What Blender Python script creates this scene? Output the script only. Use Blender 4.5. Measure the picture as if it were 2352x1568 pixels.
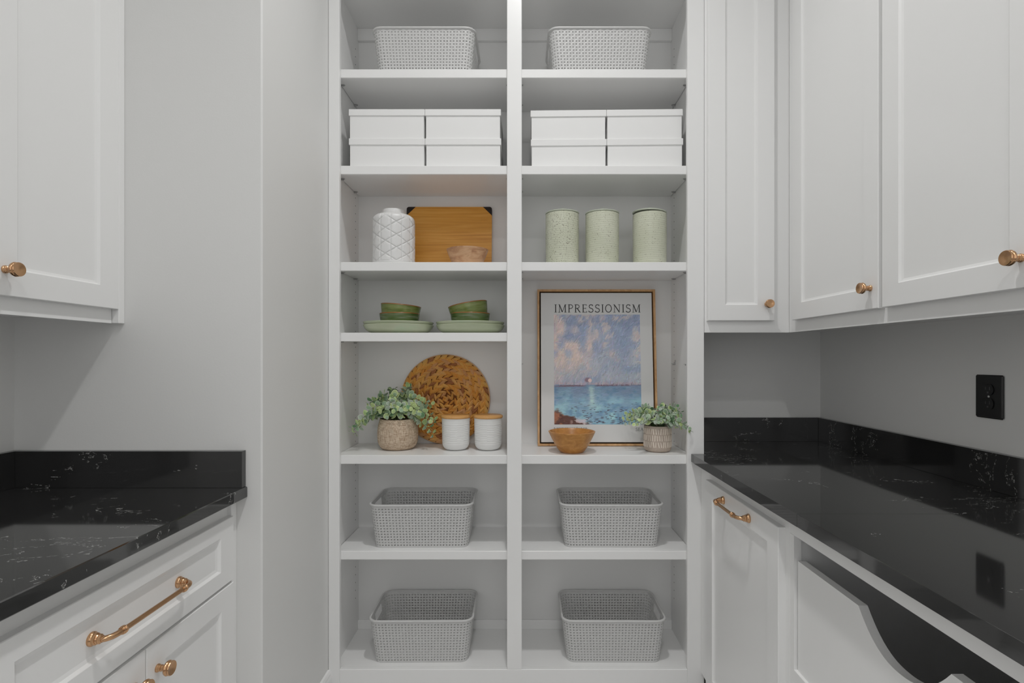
import bpy, math, random
import numpy as np
from mathutils import Vector, Matrix

# ------------------------------------------------------------------ camera, world, light, exposure
SC = bpy.context.scene
COL = SC.collection
for o in list(bpy.data.objects):
    bpy.data.objects.remove(o)
PI = math.pi
F, CU, CV, CZ = 1220.0, 1200.0, 822.0, 1.27     # focal length in px, vanishing point, eye height

cam_d = bpy.data.cameras.new('camera')
cam = bpy.data.objects.new('camera', cam_d)
COL.objects.link(cam)
cam.location = (0, 0, CZ)
cam.rotation_euler = (PI / 2, 0, 0)
cam_d.sensor_width = 36.0
cam_d.lens = F / 2352 * 36.0
cam_d.shift_x = -(CU - 1176) / 2352
cam_d.shift_y = (CV - 784) / 2352
cam_d.clip_start = 0.02
SC.camera = cam

w = bpy.data.worlds.new('world')
SC.world = w
w.use_nodes = True
w.node_tree.nodes['Background'].inputs[0].default_value = (1.0, 1.0, 1.0, 1)
w.node_tree.nodes['Background'].inputs[1].default_value = 1.14  # even white light from outside, added as fill through the rear opening

SC.view_settings.view_transform = 'Standard'
SC.view_settings.look = 'None'
SC.view_settings.gamma = 1
SC.view_settings.use_curve_mapping = False
SC.view_settings.exposure = -0.1

ZC = 3.35                                        # ceiling height
LIGHTS = [((0.06, 1.20), 10.5), ((0.06, -0.22), 8.0), ((0.06, -1.35), 6.0)]
SC.cycles.max_bounces = 12
SC.cycles.diffuse_bounces = 8
SC.cycles.glossy_bounces = 5
SC.cycles.use_denoising = True
SC.cycles.sample_clamp_indirect = 4.0

# ------------------------------------------------------------------ materials
def mat(name, col, rough=0.5, metal=0.0, bump=0.0, bscale=200.0, spec=0.5, coat=0.0, var=0.0, ior=None):
    m = bpy.data.materials.new(name)
    m.use_nodes = True
    nt = m.node_tree
    b = nt.nodes['Principled BSDF']
    b.inputs['Base Color'].default_value = (*col, 1)
    b.inputs['Roughness'].default_value = rough
    b.inputs['Metallic'].default_value = metal
    b.inputs['Specular IOR Level'].default_value = spec
    b.inputs['Coat Weight'].default_value = coat
    b.inputs['Coat Roughness'].default_value = 0.08
    if ior: b.inputs['IOR'].default_value = ior
    tc = nt.nodes.new('ShaderNodeTexCoord')
    nz = nt.nodes.new('ShaderNodeTexNoise')
    nz.inputs['Scale'].default_value = bscale
    nz.inputs['Detail'].default_value = 3
    nt.links.new(tc.outputs['Object'], nz.inputs['Vector'])
    if bump > 0:
        bp = nt.nodes.new('ShaderNodeBump')
        bp.inputs['Strength'].default_value = bump
        bp.inputs['Distance'].default_value = 0.001
        nt.links.new(nz.outputs['Fac'], bp.inputs['Height'])
        nt.links.new(bp.outputs['Normal'], b.inputs['Normal'])
    if var > 0:
        mx = ramp(nt, nz.outputs['Fac'], [(0.3, tuple(c * (1 - var) for c in col)), (0.7, tuple(min(1, c * (1 + var)) for c in col))])
        nt.links.new(mx, b.inputs['Base Color'])
    return m

def ramp(nt, src, stops):
    r = nt.nodes.new('ShaderNodeValToRGB')
    e = r.color_ramp.elements
    e[0].position, e[0].color = stops[0][0], (*stops[0][1], 1)
    e[1].position, e[1].color = stops[-1][0], (*stops[-1][1], 1)
    for p, c in stops[1:-1]:
        x = e.new(p)
        x.color = (*c, 1)
    nt.links.new(src, r.inputs['Fac'])
    return r.outputs['Color']

def node(nt, kind, **kw):
    n = nt.nodes.new(kind)
    for k, v in kw.items():
        if hasattr(n, k): setattr(n, k, v)
        else: n.inputs[k].default_value = v
    return n

def math_n(nt, op, a, b=None):
    n = nt.nodes.new('ShaderNodeMath')
    n.operation = op
    for i, s in enumerate((a, b)):
        if s is None: continue
        if isinstance(s, (int, float)): n.inputs[i].default_value = s
        else: nt.links.new(s, n.inputs[i])
    return n.outputs[0]

def mapped(nt, scale, rot=(0, 0, 0)):
    tc = nt.nodes.new('ShaderNodeTexCoord')
    mp = nt.nodes.new('ShaderNodeMapping')
    mp.inputs['Scale'].default_value = scale
    mp.inputs['Rotation'].default_value = rot
    nt.links.new(tc.outputs['Object'], mp.inputs['Vector'])
    return mp.outputs['Vector']

def add_bump(nt, height, strength=0.5, dist=0.001):
    bp = nt.nodes.new('ShaderNodeBump')
    bp.inputs['Strength'].default_value = strength
    bp.inputs['Distance'].default_value = dist
    nt.links.new(height, bp.inputs['Height'])
    nt.links.new(bp.outputs['Normal'], nt.nodes['Principled BSDF'].inputs['Normal'])

def s2l(r, g, b):
    f = lambda c: (c / 255 / 12.92) if c <= 10 else ((c / 255 + 0.055) / 1.055) ** 2.4
    return (f(r), f(g), f(b))

M = {}
M['cab'] = mat('cabinet_paint', (0.84, 0.84, 0.835), 0.32, bump=0.03, bscale=120)
M['wall'] = mat('wall_paint', (0.75, 0.75, 0.74), 0.6, bump=0.12, bscale=260)
M['ceil'] = mat('ceiling_paint', (0.75, 0.75, 0.74), 0.8, bump=0.1)
M['brass'] = mat('brushed_bronze', (0.60, 0.36, 0.20), 0.25, 1.0, bump=0.02, bscale=600)
M['steel'] = mat('pin_steel', (0.5, 0.5, 0.5), 0.4, 0.6)
M['hole'] = mat('hole_dark', (0.08, 0.08, 0.08), 0.9)
M['plastic'] = mat('grey_plastic', (0.60, 0.60, 0.595), 0.45, bump=0.03, bscale=400)
M['box'] = mat('white_card', (0.83, 0.83, 0.825), 0.65, bump=0.05, bscale=300)
M['ceramic'] = mat('white_glaze', (0.74, 0.74, 0.735), 0.36, bump=0.03, bscale=60)
M['black'] = mat('black_plastic', (0.008, 0.008, 0.008), 0.28)
M['rubber'] = mat('dark_corner', (0.012, 0.006, 0.004), 0.6)
M['soil'] = mat('dark_soil', (0.006, 0.005, 0.004), 0.95, bump=0.6, bscale=300)
M['stem'] = mat('stem_green', (0.09, 0.13, 0.05), 0.6)
M['paper'] = mat('poster_paper', (0.76, 0.76, 0.755), 0.55)
M['ink'] = mat('dark_ink', (0.035, 0.035, 0.035), 0.7)
M['gap'] = mat('shadow_gap_black', (0.02, 0.014, 0.01), 0.8)
M['inside'] = mat('cabinet_inside', (0.80, 0.80, 0.80), 0.4)
M['loop'] = mat('pale_loop', (0.75, 0.75, 0.74), 0.4)

def quartz():
    m = mat('black_quartz', (0.012, 0.012, 0.012), 0.06, spec=0.5, ior=1.9)
    nt = m.node_tree
    b = nt.nodes['Principled BSDF']
    v = mapped(nt, (2.3, 6.0, 4.0), (0, 0, 0.35))
    n1 = node(nt, 'ShaderNodeTexNoise', Scale=1.6, Detail=7.0, Roughness=0.62, Distortion=0.8)
    nt.links.new(v, n1.inputs['Vector'])
    d = math_n(nt, 'ABSOLUTE', math_n(nt, 'SUBTRACT', n1.outputs['Fac'], 0.5))
    vein = math_n(nt, 'LESS_THAN', d, 0.0034)
    v2 = mapped(nt, (1, 1, 1))
    n2 = node(nt, 'ShaderNodeTexNoise', Scale=5.5, Detail=2.0)
    nt.links.new(v2, n2.inputs['Vector'])
    n3 = node(nt, 'ShaderNodeTexNoise', Scale=130.0, Detail=2.0)
    nt.links.new(v2, n3.inputs['Vector'])
    mask = math_n(nt, 'GREATER_THAN', n2.outputs['Fac'], 0.56)
    mask2 = math_n(nt, 'GREATER_THAN', n3.outputs['Fac'], 0.50)
    fac = math_n(nt, 'MULTIPLY', math_n(nt, 'MULTIPLY', vein, mask), mask2)
    c = ramp(nt, fac, [(0.0, (0.018, 0.018, 0.018)), (1.0, (0.36, 0.36, 0.35))])
    nt.links.new(c, b.inputs['Base Color'])
    return m
M['quartz'] = quartz()

def wood(name, stops, scale, rough=0.4, rot=(0, 0, 0), dist=1.5, nscale=3.0, bump=0.08):
    m = mat(name, stops[0][1], rough)
    nt = m.node_tree
    v = mapped(nt, scale, rot)
    n = node(nt, 'ShaderNodeTexNoise', Scale=nscale, Detail=6.0, Roughness=0.6, Distortion=dist)
    nt.links.new(v, n.inputs['Vector'])
    nt.links.new(ramp(nt, n.outputs['Fac'], stops), nt.nodes['Principled BSDF'].inputs['Base Color'])
    add_bump(nt, n.outputs['Fac'], bump)
    return m
M['bamboo'] = wood('bamboo_board', [(0.25, s2l(200, 134, 44)), (0.5, s2l(222, 158, 62)), (0.75, s2l(236, 178, 90))], (1.2, 20, 34), 0.42, dist=0.6)
M['bamboo_lid'] = wood('bamboo_lid', [(0.25, s2l(206, 150, 84)), (0.75, s2l(226, 176, 114))], (8, 60, 60), 0.4)
M['oakframe'] = wood('oak_frame', [(0.3, s2l(186, 138, 90)), (0.7, s2l(222, 180, 132))], (10, 60, 6), 0.5)
M['acacia'] = wood('acacia_wood', [(0.25, s2l(150, 104, 72)), (0.45, s2l(196, 150, 112)), (0.6, s2l(214, 174, 136)), (0.8, s2l(170, 122, 86))], (5, 5, 16), 0.42, (0.3, 0.2, 0), 1.0)
M['honey'] = wood('honey_wood', [(0.25, s2l(168, 112, 52)), (0.55, s2l(196, 138, 70)), (0.8, s2l(216, 164, 100))], (9, 9, 18), 0.33, (0.2, 0.4, 0), 1.5, 2.5)

def speckle(name, thr):
    m = mat(name, s2l(200, 202, 182), 0.3)
    nt = m.node_tree
    v = mapped(nt, (1, 1, 1))
    n = node(nt, 'ShaderNodeTexNoise', Scale=300.0, Detail=1.5, Roughness=0.5)
    nt.links.new(v, n.inputs['Vector'])
    sp = math_n(nt, 'GREATER_THAN', n.outputs['Fac'], thr)
    n2 = node(nt, 'ShaderNodeTexNoise', Scale=12.0, Detail=2.0)
    nt.links.new(v, n2.inputs['Vector'])
    base = ramp(nt, n2.outputs['Fac'], [(0.3, s2l(196, 199, 178)), (0.7, s2l(206, 208, 190))])
    mx = nt.nodes.new('ShaderNodeMix')
    mx.data_type = 'RGBA'
    nt.links.new(sp, mx.inputs[0])
    nt.links.new(base, mx.inputs[6])
    mx.inputs[7].default_value = (0.09, 0.07, 0.045, 1)
    nt.links.new(mx.outputs[2], nt.nodes['Principled BSDF'].inputs['Base Color'])
    wv = node(nt, 'ShaderNodeTexWave', Scale=38.0, Distortion=2.5, Detail=2.0)
    wv.bands_direction = 'Z'
    wv.inputs['Detail Scale'].default_value = 0.5
    nt.links.new(v, wv.inputs['Vector'])
    add_bump(nt, wv.outputs['Fac'], 0.35, 0.0008)
    return m

def glaze(name, stops, scale=(14, 14, 60), rough=0.12):
    m = mat(name, stops[0][1], rough, spec=0.6)
    nt = m.node_tree
    n = node(nt, 'ShaderNodeTexNoise', Scale=1.0, Detail=4.0)
    nt.links.new(mapped(nt, scale), n.inputs['Vector'])
    nt.links.new(ramp(nt, n.outputs['Fac'], stops), nt.nodes['Principled BSDF'].inputs['Base Color'])
    add_bump(nt, n.outputs['Fac'], 0.25)
    return m
M['sage'] = glaze('sage_glaze', [(0.3, s2l(176, 186, 156)), (0.6, s2l(190, 196, 170)), (0.8, s2l(172, 200, 168))], (5, 5, 12))
M['olive'] = glaze('olive_glaze', [(0.3, s2l(88, 104, 44)), (0.5, s2l(122, 134, 74)), (0.75, s2l(150, 156, 110))], (10, 10, 70), 0.16)
M['olive2'] = glaze('dark_olive_glaze', [(0.3, s2l(58, 82, 40)), (0.5, s2l(92, 112, 62)), (0.75, s2l(128, 136, 114))], (12, 12, 120), 0.2)
M['brownrim'] = mat('brown_rim', s2l(150, 98, 50), 0.25)

def weave_pot():
    m = mat('woven_tan', s2l(178, 156, 134), 0.8)
    nt = m.node_tree
    v = mapped(nt, (1, 1, 1))
    # threads: stretched noise in both directions
    tc = nt.nodes.new('ShaderNodeTexCoord')
    n1 = node(nt, 'ShaderNodeTexNoise', Scale=1.0, Detail=3.0)
    nt.links.new(mapped(nt, (620, 620, 34)), n1.inputs['Vector'])
    n2 = node(nt, 'ShaderNodeTexNoise', Scale=1.0, Detail=3.0)
    nt.links.new(mapped(nt, (52, 52, 640)), n2.inputs['Vector'])
    s = math_n(nt, 'MULTIPLY', math_n(nt, 'ADD', n1.outputs['Fac'], n2.outputs['Fac']), 0.5)
    c = ramp(nt, s, [(0.36, s2l(140, 114, 90)), (0.46, s2l(184, 160, 136)), (0.56, s2l(216, 198, 176))])
    nt.links.new(c, nt.nodes['Principled BSDF'].inputs['Base Color'])
    add_bump(nt, s, 0.7, 0.0015)
    return m
M['woven_pot'] = weave_pot()
M['stone_pot'] = mat('stone_pot', s2l(186, 171, 158), 0.7, bump=0.2, bscale=150, var=0.08)
M['dash'] = mat('white_dash', s2l(232, 222, 210), 0.6)

def emboss():
    m = mat('embossed_white', (0.80, 0.80, 0.79), 0.35)
    nt = m.node_tree
    tc = nt.nodes.new('ShaderNodeTexCoord')
    sx = nt.nodes.new('ShaderNodeSeparateXYZ')
    nt.links.new(tc.outputs['Object'], sx.inputs[0])
    ang = math_n(nt, 'MULTIPLY', math_n(nt, 'ARCTAN2', sx.outputs[1], sx.outputs[0]), 12 / (2 * PI))
    row = math_n(nt, 'MULTIPLY', sx.outputs[2], 1 / 0.04)
    col_i = math_n(nt, 'FLOOR', math_n(nt, 'ADD', ang, 100.0))
    row_i = math_n(nt, 'FLOOR', math_n(nt, 'ADD', math_n(nt, 'MULTIPLY', math_n(nt, 'MODULO', col_i, 2.0), 0.5), row))
    chk = math_n(nt, 'MODULO', math_n(nt, 'ADD', col_i, row_i), 2.0)
    ridge = math_n(nt, 'MULTIPLY', math_n(nt, 'SINE', math_n(nt, 'ADD', math_n(nt, 'MULTIPLY', sx.outputs[2], 2 * PI / 0.0064), math_n(nt, 'MULTIPLY', chk, 2.6))), 0.5)
    inz = math_n(nt, 'MULTIPLY', math_n(nt, 'GREATER_THAN', sx.outputs[2], 0.028), math_n(nt, 'LESS_THAN', sx.outputs[2], 0.108))
    hgt = math_n(nt, 'MULTIPLY', math_n(nt, 'ADD', ridge, math_n(nt, 'MULTIPLY', chk, 0.5)), inz)
    add_bump(nt, hgt, 0.55, 0.0012)
    return m
M['emboss'] = emboss()

def strand_mat(i, a, b):
    a, b = tuple(min(0.9, q * 1.18) for q in a), tuple(min(0.9, q * 1.18) for q in b)
    return wood('hyacinth_%d' % i, [(0.3, a), (0.7, b)], (60, 60, 60), 0.6, nscale=2.0)
STR = [strand_mat(0, s2l(216, 160, 82), s2l(236, 188, 112)), strand_mat(1, s2l(206, 148, 70), s2l(226, 174, 94)),
       strand_mat(2, s2l(214, 164, 98), s2l(232, 188, 124)), strand_mat(3, s2l(150, 98, 62), s2l(182, 130, 88)),
       strand_mat(4, s2l(200, 152, 104), s2l(218, 176, 130))]
M['hybase'] = mat('hyacinth_dark', s2l(118, 70, 28), 0.9)

def leaf_mat(i, c):
    m = mat('leaf_%d' % i, c, 0.5, var=0.12, bscale=40)
    return m
LEAFM = [leaf_mat(0, s2l(158, 184, 154)), leaf_mat(1, s2l(172, 198, 136)), leaf_mat(2, s2l(176, 190, 174)), leaf_mat(3, s2l(112, 152, 112)), leaf_mat(4, s2l(192, 212, 146))]
RIMM = [leaf_mat(10, s2l(206, 222, 192)), leaf_mat(11, s2l(220, 234, 176)), leaf_mat(12, s2l(212, 220, 204)), leaf_mat(13, s2l(160, 190, 152)), leaf_mat(14, s2l(228, 238, 184))]

# ------------------------------------------------------------------ mesh helpers
class MB:
    def __init__(self):
        self.v, self.f, self.mi, self.cur = [], [], [], 0
    def add(self, verts, faces):
        k = len(self.v)
        self.v += [tuple(p) for p in verts]
        for f in faces:
            self.f.append(tuple(i + k for i in f))
            self.mi.append(self.cur)
    def box(self, x0, x1, y0, y1, z0, z1, b=0.0):
        if b <= 0:
            vs = [(x, y, z) for x in (x0, x1) for y in (y0, y1) for z in (z0, z1)]
            self.add(vs, [(0, 1, 3, 2), (4, 6, 7, 5), (0, 4, 5, 1), (2, 3, 7, 6), (0, 2, 6, 4), (1, 5, 7, 3)])
            return
        # chamfered box
        vs, idx = [], {}
        X, Y, Z = (x0, x1), (y0, y1), (z0, z1)
        for i in (0, 1):
            for j in (0, 1):
                for k in (0, 1):
                    sx, sy, sz = (1 - 2 * i), (1 - 2 * j), (1 - 2 * k)
                    for ax in range(3):
                        p = [X[i] + sx * b, Y[j] + sy * b, Z[k] + sz * b]
                        p[ax] = (X[i], Y[j], Z[k])[ax]
                        idx[(i, j, k, ax)] = len(vs)
                        vs.append(tuple(p))
        fs = []
        for i in (0, 1):
            q = [idx[(i, 0, 0, 0)], idx[(i, 1, 0, 0)], idx[(i, 1, 1, 0)], idx[(i, 0, 1, 0)]]
            fs.append(tuple(q if i else q[::-1]))
            q = [idx[(0, i, 0, 1)], idx[(1, i, 0, 1)], idx[(1, i, 1, 1)], idx[(0, i, 1, 1)]]
            fs.append(tuple(q[::-1] if i else q))
            q = [idx[(0, 0, i, 2)], idx[(1, 0, i, 2)], idx[(1, 1, i, 2)], idx[(0, 1, i, 2)]]
            fs.append(tuple(q if i else q[::-1]))
        for i in (0, 1):
            for j in (0, 1):
                fs.append((idx[(i, j, 0, 0)], idx[(i, j, 1, 0)], idx[(i, j, 1, 1)], idx[(i, j, 0, 1)]))
                fs.append((idx[(i, 0, j, 0)], idx[(i, 1, j, 0)], idx[(i, 1, j, 2)], idx[(i, 0, j, 2)]))
                fs.append((idx[(0, i, j, 1)], idx[(1, i, j, 1)], idx[(1, i, j, 2)], idx[(0, i, j, 2)]))
                for k in (0, 1):
                    fs.append((idx[(i, j, k, 0)], idx[(i, j, k, 1)], idx[(i, j, k, 2)]))
        self.add(vs, fs)
    def lathe(self, prof, seg=48, T=None):
        """prof: (r, z) list, revolved about z; T maps a point."""
        T = T or (lambda p: p)
        vs, fs, rings = [], [], []
        for r, z in prof:
            if r < 1e-6:
                rings.append([len(vs)])
                vs.append(T((0, 0, z)))
            else:
                rings.append(list(range(len(vs), len(vs) + seg)))
                vs += [T((r * math.cos(2 * PI * k / seg), r * math.sin(2 * PI * k / seg), z)) for k in range(seg)]
        for a, b in zip(rings, rings[1:]):
            for k in range(seg):
                k2 = (k + 1) % seg
                if len(a) == 1 and len(b) == 1: continue
                if len(a) == 1: fs.append((a[0], b[k2], b[k]))
                elif len(b) == 1: fs.append((a[k], a[k2], b[0]))
                else: fs.append((a[k], a[k2], b[k2], b[k]))
        self.add(vs, fs)
    def tube(self, pts, rad, seg=10, caps=True):
        pts = [Vector(p) for p in pts]
        n = len(pts)
        rad = rad if isinstance(rad, (list, tuple)) else [rad] * n
        vs, fs = [], []
        t0 = (pts[1] - pts[0]).normalized()
        up = Vector((0, 0, 1)) if abs(t0.z) < 0.9 else Vector((1, 0, 0))
        nrm = (up - t0 * up.dot(t0)).normalized()
        for i, p in enumerate(pts):
            t = (pts[min(i + 1, n - 1)] - pts[max(i - 1, 0)]).normalized()
            nrm = (nrm - t * nrm.dot(t)).normalized()
            bn = t.cross(nrm)
            for k in range(seg):
                a = 2 * PI * k / seg
                vs.append(tuple(p + (nrm * math.cos(a) + bn * math.sin(a)) * rad[i]))
        for i in range(n - 1):
            for k in range(seg):
                k2 = (k + 1) % seg
                fs.append((i * seg + k, i * seg + k2, (i + 1) * seg + k2, (i + 1) * seg + k))
        if caps:
            fs.append(tuple(range(seg))[::-1])
            fs.append(tuple((n - 1) * seg + k for k in range(seg)))
        self.add(vs, fs)
    def prism(self, poly, T, d):
        """polygon in 2D extruded by d; T(a, b, c) -> point."""
        n = len(poly)
        vs = [T(a, b, 0) for a, b in poly] + [T(a, b, d) for a, b in poly]
        fs = [tuple(range(n))[::-1], tuple(range(n, 2 * n))]
        fs += [(i, (i + 1) % n, n + (i + 1) % n, n + i) for i in range(n)]
        self.add(vs, fs)
    def build(self, name, mats, parent=None, smooth=None, off=None, recalc=True):
        me = bpy.data.meshes.new(name)
        vs = self.v
        if off is not None:
            vs = [(x - off[0], y - off[1], z - off[2]) for x, y, z in vs]
        me.from_pydata(vs, [], self.f)
        mats = mats if isinstance(mats, (list, tuple)) else [mats]
        for m in mats: me.materials.append(m)
        if len(mats) > 1: me.polygons.foreach_set('material_index', self.mi)
        if recalc:
            import bmesh
            bm = bmesh.new(); bm.from_mesh(me)
            bmesh.ops.recalc_face_normals(bm, faces=bm.faces)
            bm.to_mesh(me); bm.free()
        if smooth is not None:
            me.polygons.foreach_set('use_smooth', [True] * len(me.polygons))
            me.set_sharp_from_angle(angle=math.radians(smooth))
        me.update()
        o = bpy.data.objects.new(name, me)
        COL.objects.link(o)
        if parent is not None: o.parent = parent
        return o

def tag(o, label, cat, group=None):
    o['label'] = label
    o['category'] = cat
    if group: o['group'] = group
    return o
def thing(name, label, cat, loc=(0, 0, 0), rz=0.0, group=None):
    o = bpy.data.objects.new(name, None)
    COL.objects.link(o)
    o.empty_display_size = 0.05
    o.location = loc
    o.rotation_euler = (0, 0, rz)
    return tag(o, label, cat, group)
def struct(name, mb, m, **kw):
    o = mb.build(name, m, **kw)
    o['kind'] = 'structure'
    return o
def dup(root, loc, rot=(0, 0, 0), label=None, group=None):
    kids = [(c, list(c.children)) for c in root.children]
    r = root.copy(); COL.objects.link(r)
    r.location = loc; r.rotation_euler = rot
    if label: r['label'] = label
    if group: r['group'] = group
    for c, gs in kids:
        d = c.copy(); COL.objects.link(d); d.parent = r
        for g in gs:
            e = g.copy(); COL.objects.link(e); e.parent = d
    return r
def bx(name, m, parent, off, *a, b=0.0015):
    mb = MB(); mb.box(*a, b=b)
    return mb.build(name, m, parent, off=off)

# ------------------------------------------------------------------ the room
XL, XR, YB, YL, XW, YF = -1.411, 1.282, 2.286, 1.475, -0.723, -1.7
D = 1.976                                        # front plane of the shelving and corner cabinet
mb = MB(); mb.box(XL - 0.1, XR + 0.1, YF - 0.1, YB + 0.1, -0.1, 0); struct('floor', mb, mat('floor_tile', (0.72, 0.715, 0.71), 0.4, var=0.1, bscale=3))
mb = MB(); mb.box(XL - 0.1, XR + 0.1, YF - 0.1, YB + 0.1, ZC, ZC + 0.1); struct('ceiling', mb, M['ceil'])
mb = MB(); mb.box(XL - 0.1, XL, YF, YL, 0, ZC); struct('wall_left', mb, M['wall'])
mb = MB(); mb.box(XR, XR + 0.1, YF, YB, 0, ZC); struct('wall_right', mb, M['wall'])
mb = MB(); mb.box(XW, XR + 0.1, YB, YB + 0.1, 0, ZC); struct('wall_back', mb, M['wall'])
mb = MB(); mb.box(XL - 0.1, XW, YL, YB + 0.1, 0, ZC, b=0.004); struct('wall_left_return', mb, M['wall'])
mb = MB()                                        # wall behind the camera, with a wide opening added to let in fill light
WX0, WX1, WZ0, WZ1 = -1.3, 1.18, 0.75, 3.05
mb.box(XL - 0.1, XR + 0.1, YF - 0.1, YF, WZ0 - 0.02, WZ0); mb.box(XL - 0.1, XR + 0.1, YF - 0.1, YF, WZ1, ZC)
mb.box(XL - 0.1, WX0, YF - 0.1, YF, WZ0, WZ1); mb.box(WX1, XR + 0.1, YF - 0.1, YF, WZ0, WZ1)
struct('wall_front', mb, M['wall'])
mb = MB()
for x in (WX0, WX0 + 0.827, WX0 + 1.653, WX1): mb.box(x - 0.02, x + 0.02, YF - 0.06, YF + 0.01, WZ0 - 0.02, WZ1 + 0.02)
for z in (WZ0, WZ1): mb.box(WX0, WX1, YF - 0.06, YF + 0.01, z - 0.02, z + 0.02)
struct('fill_opening_1', mb, M['cab'])  # frame of the unseen rear opening, invented to bring in fill light
mb = MB(); mb.box(XL - 0.1, XR + 0.1, YF - 0.1, YF, 0, WZ0 - 0.02); struct('added_dark_panel_1', mb, mat('added_dark_paint', (0.03, 0.03, 0.032), 0.6))  # unseen dark panel, added so the stone upstands reflect black
# baseboard on the return wall, moulded top
mb = MB()
prof = [(0, 0), (0.014, 0), (0.014, 0.085), (0.011, 0.094), (0.011, 0.099), (0.006, 0.109), (0, 0.112)]
mb.prism(prof, lambda a, b, c: (XW + a, YL + 0.02 + c, b), D - YL - 0.02)
struct('baseboard_left', mb, M['cab'])

# ceiling downlights; the last one is added for more frontal light
for i, ((lx, ly), power) in enumerate(LIGHTS):
    t = thing('recessed_downlight', ['round recessed ceiling downlight in front of the open shelves', 'round recessed ceiling downlight just behind the camera position', 'added fill downlight farthest back, beside the added rear opening'][i], 'light', (lx, ly, ZC), group='ceiling downlights')
    mb = MB(); mb.lathe([(0.07, -0.001), (0.092, -0.001), (0.094, -0.006), (0.088, -0.010), (0.072, -0.006), (0.07, -0.001)], 32)
    mb.build('trim_ring', M['cab'], t, smooth=40)
    lens = mat('lit_lens', (1, 1, 1), 0.5)
    lens.node_tree.nodes['Principled BSDF'].inputs['Emission Color'].default_value = (1, 0.98, 0.95, 1)
    lens.node_tree.nodes['Principled BSDF'].inputs['Emission Strength'].default_value = 4.0
    mb = MB(); mb.lathe([(0, -0.002), (0.069, -0.002)], 32)
    mb.build('lens', lens, t)
    ld = bpy.data.lights.new('downlight_lamp', 'AREA')
    ld.shape = 'DISK'; ld.size = 0.12; ld.spread = math.radians(140); ld.energy = power; ld.color = (1.0, 0.995, 0.985)
    lo = bpy.data.objects.new('lamp', ld); COL.objects.link(lo)
    lo.location = (0, 0, -0.014); lo.parent = t

# ------------------------------------------------------------------ cabinet pieces (facing -y in local space)
FRONT = lambda p: p
RIGHT = lambda p: (p[1], -p[0], p[2])            # seen looking +x
LEFT = lambda p: (-p[1], p[0], p[2])             # seen looking -x
def shaker(T, org, W, H, t=0.019, st=0.064, rl=0.059, rec=0.008, bev=0.009, c=0.0015):
    """door with recessed bevelled panel; org = local lower-left front corner"""
    ox, oy, oz = org
    mb = MB()
    def ring(x0, x1, z0, z1, y):
        return [T((ox + a, oy + y, oz + b)) for a, b in ((x0, z0), (x1, z0), (x1, z1), (x0, z1))]
    rings = [ring(0, W, 0, H, t), ring(0, W, 0, H, c), ring(c, W - c, c, H - c, 0),
             ring(st - 0.001, W - st + 0.001, rl - 0.001, H - rl + 0.001, 0),
             ring(st, W - st, rl, H - rl, 0.001),
             ring(st + bev * 0.35, W - st - bev * 0.35, rl + bev * 0.35, H - rl - bev * 0.35, rec * 0.75),
             ring(st + bev, W - st - bev, rl + bev, H - rl - bev, rec)]
    vs = [p for r in rings for p in r]
    fs = [(3, 2, 1, 0)]
    for k in range(len(rings) - 1):
        for i in range(4):
            j = (i + 1) % 4
            fs.append((k * 4 + i, k * 4 + j, k * 4 + 4 + j, k * 4 + 4 + i))
    n = (len(rings) - 1) * 4
    fs.append((n, n + 1, n + 2, n + 3))
    mb.add(vs, fs)
    return mb
def knob(T, org):
    ox, oy, oz = org
    prof = [(0, 0), (0.0085, 0), (0.0085, 0.0025), (0.0072, 0.004), (0.0072, 0.006), (0.0062, 0.007), (0.0062, 0.009), (0.0072, 0.0098), (0.0062, 0.0106),
            (0.0055, 0.013), (0.0062, 0.0155), (0.0105, 0.0175), (0.0145, 0.0205), (0.0158, 0.0235), (0.0150, 0.0262), (0.0138, 0.0272), (0.0148, 0.0285), (0.0152, 0.0305), (0.0144, 0.0322), (0.0134, 0.0322), (0.006, 0.0300), (0, 0.0294)]
    mb = MB()
    mb.lathe(prof, 32, lambda p: T((ox + p[0], oy - p[2], oz + p[1])))
    return mb
def handle(T, org, L):
    """bar pull along local x, centred on org"""
    ox, oy, oz = org
    mb = MB()
    P = lambda a, d: T((ox + a, oy - d, oz))
    for s in (-1, 1):
        prof = [(0, 0), (0.013, 0), (0.013, 0.003), (0.0118, 0.0045), (0.0108, 0.006), (0.0108, 0.009), (0.0088, 0.0105), (0.0094, 0.0125), (0.0082, 0.0145), (0.0088, 0.0165), (0.0066, 0.0185), (0.0062, 0.021), (0, 0.021)]
        mb.lathe(prof, 24, lambda p, s=s: T((ox + s * L / 2 + p[0], oy - p[2], oz + p[1])))
        pts = [P(s * L / 2, 0.018)]
        for k in range(9):
            a = k / 8 * PI / 2
            pts.append(P(s * (L / 2 - 0.024 * (1 - math.cos(a))), 0.020 + 0.014 * math.sin(a)))
        pts.append(P(s * (L / 2 - 0.034), 0.034))
        mb.tube(pts, 0.0056, 12)
        q = L / 2 - 0.033
        mb.tube([P(s * (q + a), 0.034) for a in (-0.006, -0.005, -0.003, -0.001, 0.0, 0.001, 0.003, 0.005, 0.006)], [0.005, 0.0072, 0.0078, 0.0066, 0.0082, 0.0066, 0.0078, 0.0072, 0.005], 16)
    mb.tube([P(-L / 2 + 0.03, 0.034), P(L / 2 - 0.03, 0.034)], 0.005, 14)
    return mb

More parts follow.
